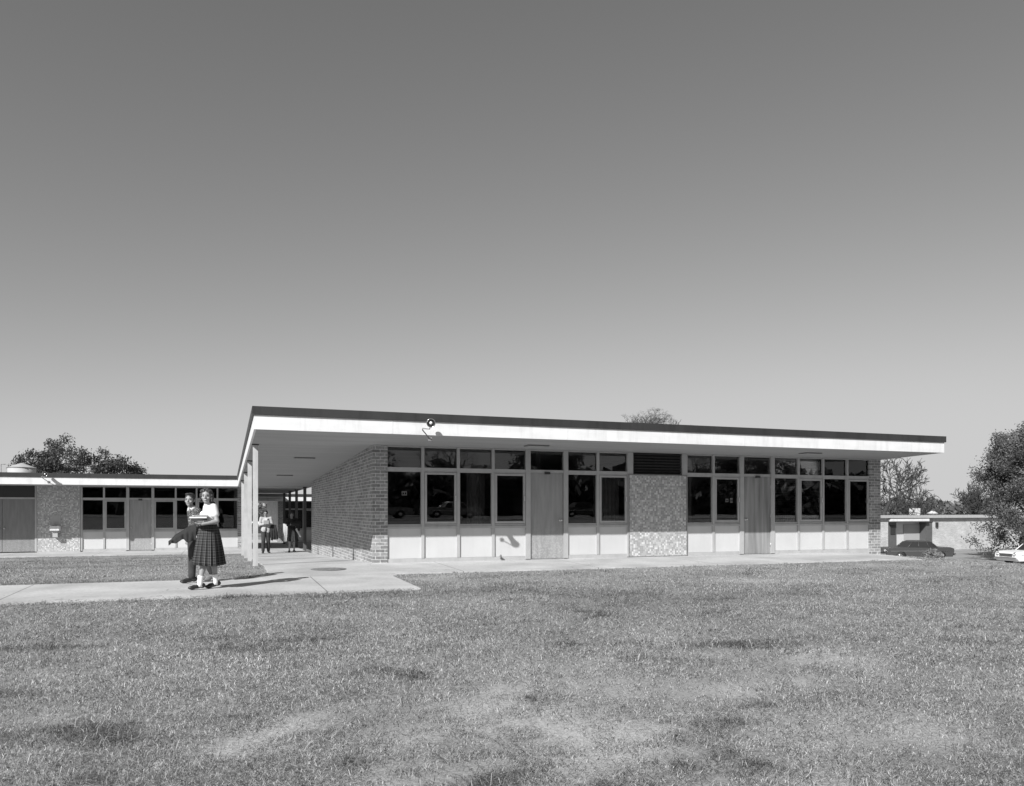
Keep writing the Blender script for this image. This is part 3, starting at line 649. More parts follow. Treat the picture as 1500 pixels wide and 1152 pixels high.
def leaf_mat(name, v):
    m = mat(name, v, .6, .55, .6, 0); N, L = nt(m); b = N['Principled BSDF']; out = N['Material Output']
    tr = N.new('ShaderNodeBsdfTranslucent'); tr.inputs[0].default_value = (v, v, v, 1)
    mx = N.new('ShaderNodeMixShader'); mx.inputs[0].default_value = .25; L.new(b.outputs[0], mx.inputs[1]); L.new(tr.outputs[0], mx.inputs[2]); L.new(mx.outputs[0], out.inputs[0]); return m
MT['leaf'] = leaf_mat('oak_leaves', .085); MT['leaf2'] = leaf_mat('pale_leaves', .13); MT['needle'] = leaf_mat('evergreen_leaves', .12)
def tree(name, label, loc, h, seed, maxl=5, leaves=0, lsize=.14, lrad=.35, spread=.8, trunk=.25, first=.28, leafm='leaf', bark='bark', group=None, up=.12, cat='tree', wob=.25, rmin=.012, hw=None, fill=None, pct=.97):
    random.seed(seed); e = empty(name, loc, label=label, cat=cat, group=group); mb = MB(); tips = []
    grow(mb, Vector((0, 0, -.3)), Vector((random.uniform(-.1, .1), random.uniform(-.1, .1), 1)).normalized(), trunk, h*first, 0, maxl, tips, spread, up, wob, rmin)
    zs_ = sorted(t[0].z for t in tips); top = zs_[-1] if leaves else zs_[int(len(zs_)*pct)]; s = h/top
    if pct < .97:
        fl = lambda z: z if z < .7*h/s else (.7*h+.3*h*(1-math.exp(-(z*s-.7*h)/(.3*h))))/s
        mb.v = [(x, y, fl(z)) for x, y, z in mb.v]; tips = [(Vector((t[0].x, t[0].y, fl(t[0].z))), t[1]) for t in tips]
    sw_ = s
    if hw: q_ = sorted(max(abs(t[0].x), abs(t[0].y)) for t in tips); sw_ = hw/q_[int(len(q_)*.96)]
    mb.v = [(x*(lerp(s, sw_, min(1, max(0, z*s)/(h*.3)))), y*(lerp(s, sw_, min(1, max(0, z*s)/(h*.3)))), z*s if z > 0 else z) for x, y, z in mb.v]
    tips = [(Vector((t[0].x*sw_, t[0].y*sw_, t[0].z*s)), t[1]) for t in tips]
    if fill:
        for _ in range(fill):
            th_ = random.uniform(0, 6.283); zz_ = random.random()**.8; rr_ = (hw or 3)*math.sqrt(max(.05, 1-((zz_-.35)/.68)**2))*random.uniform(.55, 1.0)*(1+.16*math.sin(3*th_+9*zz_)+.12*math.sin(7*th_-5*zz_))
            tips.append((Vector((rr_*math.cos(th_), rr_*math.sin(th_), .35+zz_*(h-.6))), 9))
    mb.build('trunk', MT[bark], e)
    if leaves:
        V, Q = leaf_mesh(tips, leaves, lsize, lrad, seed); me = bpy.data.meshes.new('crown'); me.from_pydata(V.tolist(), [], Q.tolist()); me.materials.append(MT[leafm])
        o = bpy.data.objects.new('crown', me); COL.objects.link(o); o.parent = e
    return e
def tloc(px, t): x, y = XY(px, t); return (x, y, g(x, y)-.05)
def hfor(px, t, ytop): x, y = XY(px, t); return (HY-ytop)*t/F-g(x, y)
G1 = 'live oaks beyond the left wing'
tree('oak_tree', 'tall spreading oak with leafy crown, the broader of the two behind the left wing roof', tloc(90, 80), hfor(90, 80, 637), 3, 5, 14500, .12, .25, .95, .4, .2, group=G1, hw=4.0)
tree('oak_tree', 'smaller rounded oak crown just to the side of the tall spreading oak', tloc(175, 84), hfor(175, 84, 660), 12, 5, 9000, .12, .25, .95, .32, .22, group=G1, hw=2.8)
G2 = 'bare trees behind the main roof'
tree('bare_tree', 'leafless tree whose top twigs rise highest above the main roof', tloc(948, 72), hfor(948, 72, 595), 33, 8, spread=.8, trunk=.3, first=.22, group=G2, rmin=.014, hw=4.2, wob=.6, up=.05, pct=.85)
tree('bare_tree', 'leafless thin twigs clearing the roof, on the car park side of the tallest', tloc(992, 74), hfor(992, 74, 603), 45, 7, spread=.75, trunk=.25, first=.24, group=G2, rmin=.016, wob=.55, up=.05, hw=2.6, pct=.9)
tree('bare_tree', 'leafless tree barely showing over the main roof on the walkway side of the highest twigs', tloc(885, 76), hfor(885, 76, 610), 52, 7, spread=.75, trunk=.25, first=.24, group=G2, rmin=.016, wob=.55, up=.05, hw=2.2, pct=.93)
tree('bare_tree', 'large gnarled leafless tree rising beside the end of the main building', tloc(1303, 85), hfor(1303, 85, 670), 66, 7, spread=.85, trunk=.42, first=.2, rmin=.022, wob=.6, hw=5.6, up=.06)
tree('bare_tree', 'small leafless tree beyond the pale brick building roof', tloc(1400, 100), hfor(1400, 100, 712), 72, 7, spread=.85, trunk=.25, first=.2, rmin=.022, wob=.5, hw=4)
tree('bare_tree', 'low leafless tree between the gnarled tree and the far treeline', tloc(1348, 105), hfor(1348, 105, 716), 75, 7, spread=.85, trunk=.25, first=.2, rmin=.022, wob=.5, hw=4)
tree('evergreen_tree', 'large dense evergreen tree in front of the pale brick building', tloc(1511, 58), hfor(1506, 58, 624), 81, 6, 85000, .078, .26, .62, .3, .1, 'needle', up=-.01, hw=3.4, fill=650)
# trees and cars across the street behind the camera, seen mirrored in the windows
G3 = 'trees across the street mirrored in the windows'
for i, (x, y, h, s, lv) in enumerate(((2, -46, 9, 5, 0), (12, -52, 10, 6, 7000), (24, -47, 9, 7, 0), (38, -55, 10, 8, 7000), (56, -50, 9, 9, 0), (-14, -50, 10, 10, 7000), (74, -56, 11, 14, 7000))):
    tree('street_tree', 'tree across the street seen only as a reflection in the dark windows', (x, y, g(x, y)), h, s+100, 5, lv, .2, .5, .9, .3, .25, group=G3)

# distant woods: countless crowns read as one mass
def woods(name, label, specs, n_each, seed, q_=.45):
    rg = np.random.default_rng(seed); Vs = []; Qs = []; k = 0
    for (x, y, z, rx, rz) in specs:
        n = n_each; d = rg.normal(0, 1, (n, 3)); d /= np.linalg.norm(d, axis=1)[:, None]; rr = .55+.45*rg.random((n, 1))**.5
        lob = 1+.18*np.sin(d[:, :1]*7+x)+.15*np.sin(d[:, 2:]*9+y); c = np.array([x, y, z])+d*rr*lob*np.array([rx, rx, rz])
        a = rg.normal(0, 1, (n, 3)); a /= np.linalg.norm(a, axis=1)[:, None]; b = rg.normal(0, 1, (n, 3)); b -= a*(a*b).sum(1)[:, None]; b /= np.linalg.norm(b, axis=1)[:, None]
        s = q_*(.5+rg.random((n, 1))); Vs.append(np.stack([c-a*s, c+b*s, c+a*s, c-b*s], 1).reshape(-1, 3)); Qs.append(np.arange(n*4).reshape(n, 4)+k); k += n*4
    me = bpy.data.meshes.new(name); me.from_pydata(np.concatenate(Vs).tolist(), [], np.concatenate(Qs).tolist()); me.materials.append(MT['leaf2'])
    o = bpy.data.objects.new(name, me); COL.objects.link(o); tag(o, label, 'woods', kind='stuff')
sp_ = []
for px in np.arange(-260, 1780, 12):
    if 1290 < px < 1460 or px < 1290:
        t = 170+NR.random()*60; x, y = XY(px, t); top = 736+NR.random()*7 if px > 1200 else 742; z = (HY-top)*t/F; sp_.append((x, y, z-2.5, 3.2+NR.random()*2, 3.2))
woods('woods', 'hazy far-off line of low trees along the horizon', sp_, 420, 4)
sp_ = [(x, -62-NR.random()*15, .6+NR.random()*1.2, 4, 4.2) for x in np.arange(-60, 120, 2.6)]
woods('woods', 'tree belt beyond the street seen mirrored in the clerestory glass', sp_, 700, 5, .8)

# ------------------------------------------------------------------ cars (1950s sedans), length along local X, front at +X
def arch(cx, r, z0, n=8): return [(cx+r*math.cos(math.pi*(1-k/n)), z0+r*math.sin(math.pi*(1-k/n))) for k in range(n+1)]
def make_car(loc, rz, paint, roofpaint, label, group=None):
    e = empty('parked_car', loc, rz, label=label, cat='car', group=group)
    zs = .28; wr = .36
    prof = [(-2.62, .45), (-2.55, zs)]+arch(-1.6, .42, zs)+arch(1.5, .42, zs)+[(2.45, zs), (2.6, .45), (2.62, .72), (2.5, .9), (1.9, .98), (1.0, 1.0), (.2, .98), (-.9, .96), (-1.5, .99), (-2.4, 1.0), (-2.66, .9), (-2.68, .7)]
    mb = MB(); n = len(prof); ws = [(.98, -.93), (1.0, -.86), (1.0, .86), (.98, .93)]
    rings = []
    for yy, sc_ in ((-.93, .93), (-.9, .985), (-.6, 1), (.6, 1), (.9, .985), (.93, .93)):
        rings.append([(x*(1 if abs(yy) < .91 else .992), yy, .62+(z-.62)*(1 if abs(yy) < .8 else sc_)) for x, z in prof])
    V = [p for r_ in rings for p in r_]; Fs = []
    for i in range(5):
        for k in range(n): k2 = (k+1) % n; Fs.append((i*n+k, i*n+k2, (i+1)*n+k2, (i+1)*n+k))
    Fs += [tuple(range(n-1, -1, -1)), tuple(range(5*n, 6*n))]
    mb.add(V, Fs); body = mb.build('body', paint, e)
    # greenhouse
    def frus(x0, x1, X0, X1, w0, w1, z0, z1):
        m_ = MB(); m_.add([(x0, -w0, z0), (x1, -w0, z0), (x1, w0, z0), (x0, w0, z0), (X0, -w1, z1), (X1, -w1, z1), (X1, w1, z1), (X0, w1, z1)], [(3, 2, 1, 0), (4, 5, 6, 7), (0, 1, 5, 4), (1, 2, 6, 5), (2, 3, 7, 6), (3, 0, 4, 7)]); return m_
    gl = frus(-1.45, .95, -1.0, .42, .80, .64, .96, 1.40).build('window_band', MT['carglass'], e)
    rf = frus(-1.02, .44, -.85, .25, .68, .58, 1.39, 1.50).build('roof', roofpaint, e); bevel(rf, .05, 3)
    for s in (-1, 1):
        for (a, b_) in (((-1.46, .82), (-1.0, .66)), ((-.75, .83), (-.62, .67)), ((.05, .83), (.0, .67)), ((.96, .82), (.43, .66))):
            p = MB(); p.tube([(a[0], s*(a[1]-.01), .95), (b_[0], s*b_[1], 1.41)], .028, 6); p.build('pillar', roofpaint, e)
    for x in (-1.6, 1.5):
        for s in (-1, 1):
            w_ = MB(); w_.tube([(x, s*.70, wr-.02), (x, s*.90, wr-.02)], wr-.02, 24); wo = w_.build('wheel', MT['rubber'], e)
            h = MB(); h.tube([(x, s*.895, wr-.02), (x, s*.925, wr-.02), (x, s*.94, wr-.02)], [.2, .18, .08], 20); h.build('hubcap', MT['chrome'], wo)
    for s in (-1, 1):
        h = MB(); h.tube([(2.5, s*.68, .76), (2.64, s*.68, .76), (2.67, s*.68, .76)], [.13, .13, .1], 18); ho = h.build('headlight', MT['chrome'], e)
        h = MB(); h.ball((2.65, s*.68, .76), (.03, .1, .1), seg=14, rings=8); h.build('lens', MT['lens'], ho)
        h = MB(); h.tube([(-2.66, s*.74, .78), (-2.72, s*.74, .78)], .07, 12); h.build('tail_light', MT['iron'], e)
        h = MB(); h.box(-2.2, 2.3, s*.932-.01, s*.932+.01, .70, .73); h.build('side_trim', MT['chrome'], e)
    for x in (2.7, -2.76):
        h = MB(); h.box(x-.06, x+.06, -.9, .9, .38, .55); b_ = h.build('bumper', MT['chrome'], e); bevel(b_, .04, 3)
    h = MB(); h.box(2.6, 2.645, -.5, .5, .60, .80); gr = h.build('grille', MT['dark'], e)
    h = MB()
    for k in range(4): h.box(2.646, 2.66, -.5, .5, .62+.05*k, .635+.05*k)
    h.build('grille_bars', MT['chrome'], gr)
    return e
x, y = XY(1338, 60); make_car((x, y, -3.79), R(-17+180), MT['car_dark'], MT['car_dark'], 'dark sedan parked before the white-edged entrance canopy', None)
x, y = XY(1491, 54); make_car((x+2.2, y+.3, -3.79), R(174), MT['car_white'], MT['car_white'], 'white car nosing into view beside the big evergreen')
x, y = XY(1292, 61); make_car((x-1, y+3, -3.79), R(160), MT['car_grey'], MT['car_grey'], 'grey car mostly hidden behind the corner of the main building')
x, y = XY(388, 82); make_car((x-.8, y, g(x, y)), R(10), MT['car_dark'], MT['car_white'], 'white-roofed car seen through the far end of the covered walk')
make_car((13, -33, g(13, -33)), 0, MT['car_grey'], MT['car_grey'], 'car across the street mirrored in the first window', 'cars mirrored in the windows')
make_car((19.3, -33, g(19.3, -33)), R(180), MT['car_grey'], MT['car_white'], 'pale-roofed car across the street mirrored in the second window', 'cars mirrored in the windows')
make_car((33, -34, g(33, -34)), 0, MT['car_dark'], MT['car_dark'], 'dark car across the street mirrored in the farther windows', 'cars mirrored in the windows')

# ------------------------------------------------------------------ people
def vec(*a): return Vector(a)
def hand(mb, wrist, d, palm_n, curl=.6, s=1.0, side=1):
    d = Vector(d).normalized(); n = Vector(palm_n); n = (n-d*n.dot(d)).normalized(); w_ = d.cross(n).normalized()*side
    Mx = Matrix((w_, d, n)).transposed()
    c = Vector(wrist)+d*.045*s; mb.ball(c, (.038*s, .052*s, .018*s), Mx, seg=14, rings=10)
    for k, (o, ln) in enumerate(((-.027, .062), (-.009, .072), (.010, .068), (.027, .052))):
        p = Vector(wrist)+d*.085*s+w_*o*s; a1 = curl*.6; d1 = (d*math.cos(a1)+n*math.sin(a1)); q = p+d1*ln*.55*s
        a2 = curl*1.5; d2 = d*math.cos(a2)+n*math.sin(a2); r_ = q+d2*ln*.5*s
        mb.cap(p, .0095*s, q, .0085*s, 8); mb.cap(q, .0085*s, r_, .0075*s, 8)
    p = Vector(wrist)+d*.03*s-w_*.032*s; d1 = (d*.7-w_*.7+n*.3).normalized(); q = p+d1*.038*s; r_ = q+(d*.9-w_*.1+n*.5).normalized()*.03*s
    mb.cap(p, .011*s, q, .010*s, 8); mb.cap(q, .010*s, r_, .0085*s, 8)
def head(e, mb, c, face, s=1.0, hairm='hair', style='short', smile=False, glasses=False):
    f = Vector(face).normalized(); u = Vector((0, 0, 1)); u = (u-f*u.dot(f)).normalized(); r_ = f.cross(u)     # r_: viewer-left side when facing us is +/-; symmetric
    Mx = Matrix((r_, f, u)).transposed(); P = lambda x, y, z: Vector(c)+Mx @ Vector((x*s, y*s, z*s))
    mb.ball(P(0, -.012, .025), (.074*s, .092*s, .088*s), Mx, 20, 14)          # skull
    mb.ball(P(0, .018, -.035), (.058*s, .066*s, .075*s), Mx, 18, 12)          # face
    mb.ball(P(0, .05, -.085), (.026*s, .024*s, .022*s), Mx)                   # chin
    mb.tube([P(0, .082, .012), P(0, .098, -.022), P(0, .080, -.034)], [.007*s, .014*s, .010*s], 8)   # nose
    mb.ball(P(0, .082, -.028), (.018*s, .012*s, .010*s), Mx)
    for k in (-1, 1):
        mb.ball(P(k*.076, -.008, -.005), (.010*s, .020*s, .032*s), Mx); mb.ball(P(k*.042, .055, -.025), (.022*s, .02*s, .02*s), Mx)
        mb.ball(P(k*.030, .066, .026), (.026*s, .012*s, .009*s), Mx)          # brow
    for k in (-1, 1):
        q = MB(); q.ball(P(k*.031, .0745, .006), (.012*s, .008*s, .006*s), Mx, 12, 8); q.build('eye', MT['eye'], e)
    q = MB()
    for k in (-1, 1): q.tube([P(k*.048, .068, .026), P(k*.034, .078, .0305), P(k*.017, .079, .028)], [.002*s, .0034*s, .0028*s], 6)
    q.build('eyebrows', MT[hairm], e)
    q = MB(); q.ball(P(0, .0765, -.058), (.026*s, .011*s, .0075*s), Mx, 14, 8); q.build('lips', MT['lips'], e)
    if smile: q = MB(); q.ball(P(0, .0815, -.058), (.019*s, .009*s, .0042*s), Mx, 14, 8); q.build('teeth', MT['teeth'], e)
    if glasses:
        q = MB()
        for k in (-1, 1):
            q.tube([P(k*.034+.024*math.cos(a), .098, .004+.019*math.sin(a)) for a in [math.pi*2*j/14 for j in range(15)]], .003*s, 6); q.tube([P(k*.058, .096, .01), P(k*.08, .0, .005)], .0025*s, 6)
        q.tube([P(-.01, .099, .006), P(.01, .099, .006)], .003*s, 6); q.build('glasses', MT['dark'], e)
    h = MB()
    if style == 'short':
        h.ball(P(0, -.022, .045), (.083*s, .094*s, .086*s), Mx, 20, 14)
        for k in range(7): h.ball(P(-.05+.017*k, .052-.01*abs(k-3), .103+.004*(k % 2)), (.02*s, .03*s, .018*s), Mx)
        for k in (-1, 1): h.ball(P(k*.07, -.02, .01), (.014*s, .04*s, .05*s), Mx)
    else:
        rr = random.Random(5); h.ball(P(0, -.032, .04), (.092*s, .10*s, .092*s), Mx, 20, 14)
        for k in range(170):
            a = rr.uniform(-2.75, 2.75)-math.pi/2; a = -math.pi/2+rr.uniform(-2.0, 2.0); z = rr.uniform(-.085, .085)
            rad = .093*math.sqrt(max(.15, 1-(max(z, 0)/.13)**2)); h.ball(P(rad*math.cos(a)*1.0, rad*math.sin(a)-.015, z), rr.uniform(.010, .019)*s, None, 8, 6)
        for k in range(70):
            a = rr.uniform(0, math.pi); h.ball(P(.078*math.cos(a), .015+.055*math.sin(a)*rr.uniform(.2, 1), .075+.045*math.sin(a)*rr.random()), rr.uniform(.011, .019)*s, None, 8, 6)
    remeshed(h, 'hair', MT[hairm], e, .0045, 1)
def chain(mb, pts, rad):
    for i in range(len(pts)-1): mb.cap(pts[i], rad[i], pts[i+1], rad[i+1], 14)
def torso(mb, hip, waist, chest, shL, shR, neck, k=1.0, side=(1, 0, 0), hk=1.0):
    sd = Vector(side).normalized(); u = Vector((0, 0, 1)); f = sd.cross(u); Mx = Matrix((sd, f, u)).transposed()
    for c, r_ in ((hip, (.165*hk, .115*hk, .12*hk)), (waist, (.130, .095, .14)), (chest, (.160, .110, .15)), ((Vector(waist)+Vector(chest))/2, (.138, .10, .13)), ((Vector(waist)+Vector(hip))/2, (.145*hk, .105*hk, .12*hk))):
        mb.ball(c, tuple(q*k for q in r_), Mx, 22, 14)
    mb.cap(shL, .056*k, (Vector(chest)+Vector(neck))/2, .07*k); mb.cap(shR, .056*k, (Vector(chest)+Vector(neck))/2, .07*k)
def shoe(e, ankle, toe, m, s=1.0, name='shoe'):
    a = Vector(ankle); t_ = Vector(toe); d = (t_-a); d.z = 0; d.normalize(); z = t_.z; q = MB(); w_ = Vector((-d.y, d.x, 0))
    Mx = Matrix((d, w_, Vector((0, 0, 1)))).transposed()
    heel = a-d*.035; heel.z = a.z-.065+.03
    L_ = (t_-heel).length
    q.ball(heel, (.05*s, .037*s, .042*s), Mx); q.ball((heel+t_)/2, (L_*.45, .036*s, .034*s), Mx); q.ball(t_-d*.03, (.065*s, .043*s, .03*s), Mx)
    o = remeshed(q, name, m, e, .006, 2); return o
def legs(mb, hipL, kL, aL, tL, hipR, kR, aR, tR, k=1.0):
    for h, kn, a, t_ in ((hipL, kL, aL, tL), (hipR, kR, aR, tR)):
        h, kn, a, t_ = map(Vector, (h, kn, a, t_)); cal = kn.lerp(a, .33)+Vector((.015 if (t_-a).x < 0 else -.015, .01, 0))
        chain(mb, [h, h.lerp(kn, .5), kn, cal, kn.lerp(a, .75), a], [.088*k, .075*k, .054*k, .054*k, .036*k, .032*k])
        heel = a-(t_-a).normalized()*.03; heel.z = a.z-.04; chain(mb, [heel, a.lerp(t_, .5)-Vector((0, 0, .012)), t_], [.032*k, .032*k, .024*k])
def place(px, t, z=None, dz=0): x, y = XY(px, t); return Vector((x, y, (g(x, y) if z is None else z)+dz))

# --- girl with books
gp = place(303, 12.5, dz=.0)
G = empty('person', gp, label='girl in white blouse and plaid skirt walking on the path, smiling and holding books', cat='person')
J = dict(aF=vec(-.10, -.04, .10), tF=vec(-.245, -.075, .035), kF=vec(-.06, -.03, .45), aB=vec(.13, .10, .115), tB=vec(.0, .07, .035), kB=vec(.085, .06, .46),
 hF=vec(.02, -.02, .87), hB=vec(.03, .07, .87), hip=vec(.02, .02, .90), wa=vec(.03, .02, 1.04), ch=vec(.045, .03, 1.2), sF=vec(.10, -.115, 1.31), sB=vec(.0, .17, 1.31), nk=vec(.02, .02, 1.36), hd=vec(-.005, -.03, 1.485),
 eF=vec(.155, -.19, 1.09), wF=vec(-.06, -.23, 1.045), eB=vec(-.03, .2, 1.08), wB=vec(-.16, .0, 1.06))
mb = MB(); torso(mb, J['hip'], J['wa'], J['ch'], J['sF'], J['sB'], J['nk'], .86, side=(.35, -.9, 0)); legs(mb, J['hF'], J['kF'], J['aF'], J['tF'], J['hB'], J['kB'], J['aB'], J['tB'], .92)
chain(mb, [J['sF'], J['sF'].lerp(J['eF'], .5), J['eF'], J['eF'].lerp(J['wF'], .35), J['wF']], [.046, .042, .036, .036, .024])
chain(mb, [J['sB'], J['sB'].lerp(J['eB'], .5), J['eB'], J['eB'].lerp(J['wB'], .35), J['wB']], [.046, .042, .036, .036, .024])
mb.cap(J['nk']-vec(0, 0, .04), .05, J['hd']-vec(0, -.02, .07), .044)
hand(mb, J['wF'], (-1, .12, .10), (0, .3, 1), .5, .92, -1); hand(mb, J['wB'], (-.7, -.5, .1), (0, 0, 1), .5, .92, 1)
head(G, mb, J['hd'], (-.22, -1, .0), 1.0, 'hair2', 'curly', True)
remeshed(mb, 'body', MT['skin'], G, .0055, 3)
bl = MB(); torso(bl, J['wa']-vec(0, 0, .02), J['wa'], J['ch'], J['sF'], J['sB'], J['nk'], .93, side=(.35, -.9, 0), hk=.8); bl.ball(J['ch']+vec(-.08, -.03, -.01), (.075, .09, .07))
for s, e2_ in (('sF', 'eF'), ('sB', 'eB')): chain(bl, [J[s], J[s].lerp(J[e2_], .30), J[s].lerp(J[e2_], .52)], [.062, .062, .060])
bl.tube([J['nk']+vec(0, 0, -.05), J['nk']+vec(-.005, 0, .015)], [.07, .058], 16)
remeshed(bl, 'blouse', MT['blouse'], G, .007, 3)
# pleated skirt, double-walled loft with cloth UVs
def skirt(P, wc, hc, rw, rh, mname, pleats=18, n=216, rot=0, depth=.022):
    me = bpy.data.meshes.new('skirt'); V = []; UV = []; rows_ = 16
    for j in range(rows_+1):
        u = j/rows_; c = Vector(wc).lerp(Vector(hc), u); 
        for k in range(n):
            a = 2*math.pi*k/n; s = abs(((k*pleats/n) % 1)-.5)*2; am = depth*u**.8
            ex = lerp(rw[0], rh[0], u**.72)+am*(s-.5)*1.6+.012*u*math.sin(3*a+1)+.010*u*math.sin(5*a+2); ey = lerp(rw[1], rh[1], u**.72)+am*(s-.5)*1.6+.012*u*math.sin(4*a)
            V.append((c.x+ex*math.cos(a), c.y+ey*math.sin(a), c.z+.012*u*math.sin(2*a+.7))); 
    Fs = [(j*n+k, (j+1)*n+k, (j+1)*n+(k+1) % n, j*n+(k+1) % n) for j in range(rows_) for k in range(n)]
    me.from_pydata(V, [], Fs); uvl = me.uv_layers.new(name='UVMap')
    for fi, f in enumerate(me.polygons):
        j, k = divmod(fi, n)
        for li, (jj, kk) in zip(f.loop_indices, ((j, k), (j+1, k), (j+1, k+1), (j, k+1))): uvl.data[li].uv = (kk/n*1.5, jj/rows_*.62)
        f.use_smooth = True
    me.materials.append(MT[mname]); o = bpy.data.objects.new('skirt', me); COL.objects.link(o); o.parent = P
    s_ = o.modifiers.new('s', 'SOLIDIFY'); s_.thickness = .006; return o
skirt(G, (.03, .02, 1.02), (.015, .02, .385), (.130, .135), (.24, .21), 'plaid')
mb = MB(); mb.tube([(.03, .02, .995), (.03, .02, 1.035)], [.128, .126], 28); o = mb.build('waistband', MT['cloth_black'], G)
for an, kn in (('aF', 'kF'), ('aB', 'kB')):
    q = MB(); a = J[an]; k = J[kn]; q.tube([a-vec(0, 0, .055), a, a.lerp(k, .18), a.lerp(k, .32), a.lerp(k, .34)], [.044, .041, .044, .05, .05], 18); q.build('sock', MT['sock'], G)
shoe(G, J['aF'], J['tF'], MT['shoe']); shoe(G, J['aB'], J['tB'], MT['shoe'])
# books she holds
bp_ = gp+vec(-.115, -.17, 1.095)
for i, (m_, w_, d_, h_, rz, lab) in enumerate((('book_b', .24, .17, .040, 4, 'dark bound book, lowest of the stack in the girl\'s arms'), ('book_a', .26, .19, .030, -6, 'grey book in the middle of the stack the girl carries'), ('book_a', .22, .16, .018, 9, 'thin pale book on top of the stack the girl carries'))):
    z = (0, .042, .074)[i]; b_ = empty('book', bp_+vec(.02 if i == 2 else 0, 0, z), R(rz+(0, 0, 0)[i]), label=lab, cat='book', group='books in the girl\'s arms')
    mb = MB(); mb.box(-w_/2, w_/2, -d_/2, d_/2, 0, .003); mb.box(-w_/2, w_/2, -d_/2, d_/2, h_-.003, h_); mb.box(w_/2-.004, w_/2, -d_/2, d_/2, .003, h_-.003) if i else mb.box(-w_/2, w_/2, -d_/2, -d_/2+.004, .003, h_-.003); mb.build('cover', MT[m_], b_)
    mb = MB(); mb.box(-w_/2+.004, w_/2-.005, -d_/2+.005, d_/2-.005, .0032, h_-.0032); mb.build('pages', MT['paper'], b_)

# --- boy beside her
bp2 = place(285, 13.5)
B = empty('person', bp2, label='dark-haired boy in patterned sweater and dark trousers walking just behind the girl', cat='person')
K = dict(aF=vec(-.04, -.06, .10), tF=vec(-.19, -.09, .035), kF=vec(-.035, -.03, .46), aB=vec(.28, .10, .15), tB=vec(.175, .07, .045), kB=vec(.16, .06, .45), hF=vec(-.02, -.05, .84), hB=vec(.03, .09, .84),
 hip=vec(.0, .02, .86), wa=vec(.005, .02, .98), ch=vec(.0, .03, 1.14), sF=vec(.06, -.14, 1.235), sB=vec(-.07, .19, 1.235), nk=vec(-.03, .02, 1.29), hd=vec(-.075, -.02, 1.425),
 eF=vec(.08, -.2, 1.0), wF=vec(-.09, -.22, .93), eB=vec(-.06, .26, 1.0), wB=vec(-.12, .22, .78))
mb = MB(); torso(mb, K['hip'], K['wa'], K['ch'], K['sF'], K['sB'], K['nk'], .86, side=(.4, -.9, 0)); legs(mb, K['hF'], K['kF'], K['aF'], K['tF'], K['hB'], K['kB'], K['aB'], K['tB'], .9)
for s, el, wr_ in (('sF', 'eF', 'wF'), ('sB', 'eB', 'wB')): chain(mb, [K[s], K[s].lerp(K[el], .5), K[el], K[el].lerp(K[wr_], .35), K[wr_]], [.046, .042, .036, .036, .026])
mb.cap(K['nk']-vec(0, 0, .04), .05, K['hd']-vec(0, -.02, .07), .046)
hand(mb, K['wF'], (-1, -.1, -.3), (0, .3, -1), 1.0, .95, -1); hand(mb, K['wB'], (-.1, 0, -1), (0, -1, 0), .7, .95, 1)
head(B, mb, K['hd'], (-.35, -1, .0), .98, 'hair', 'short')
remeshed(mb, 'body', MT['skin'], B, .0055, 3)
sw = MB(); torso(sw, K['wa']-vec(0, 0, .05), K['wa'], K['ch'], K['sF'], K['sB'], K['nk'], .98, side=(.4, -.9, 0)); sw.ball(K['hip']+vec(0, 0, .02), (.12, .15, .10))
for s, el, wr_ in (('sF', 'eF', 'wF'), ('sB', 'eB', 'wB')): chain(sw, [K[s], K[s].lerp(K[el], .5), K[el], K[wr_].lerp(K[el], .15)], [.062, .056, .05, .036])
remeshed(sw, 'sweater', MT['knit'], B, .007, 3)
q = MB(); q.tube([K['nk']+vec(0, 0, -.05), K['nk']+vec(-.01, -.01, .03)], [.066, .056], 16); q.tube([(-.09, -.05, 1.285), (-.10, -.085, 1.235)], [.02, .012], 8); q.build('shirt_collar', MT['blouse'], B)
q = MB(); q.tube([(0, .02, .765), (0, .02, .80), (0, .02, .835)], [.162, .16, .15], 24); q.build('shirt_tail', MT['blouse'], B)
tr = MB(); tr.ball(K['hip']-vec(0, 0, .03), (.118, .148, .11))
for h, kn, a in (('hF', 'kF', 'aF'), ('hB', 'kB', 'aB')): chain(tr, [K[h], K[h].lerp(K[kn], .5), K[kn], K[kn].lerp(K[a], .5), K[a]+vec(0, 0, .02)], [.098, .088, .07, .064, .06])
remeshed(tr, 'trousers', MT['trouser'], B, .007, 3)
shoe(B, K['aF'], K['tF'], MT['shoe'], 1.1); shoe(B, K['aB'], K['tB'], MT['shoe2'], 1.1)
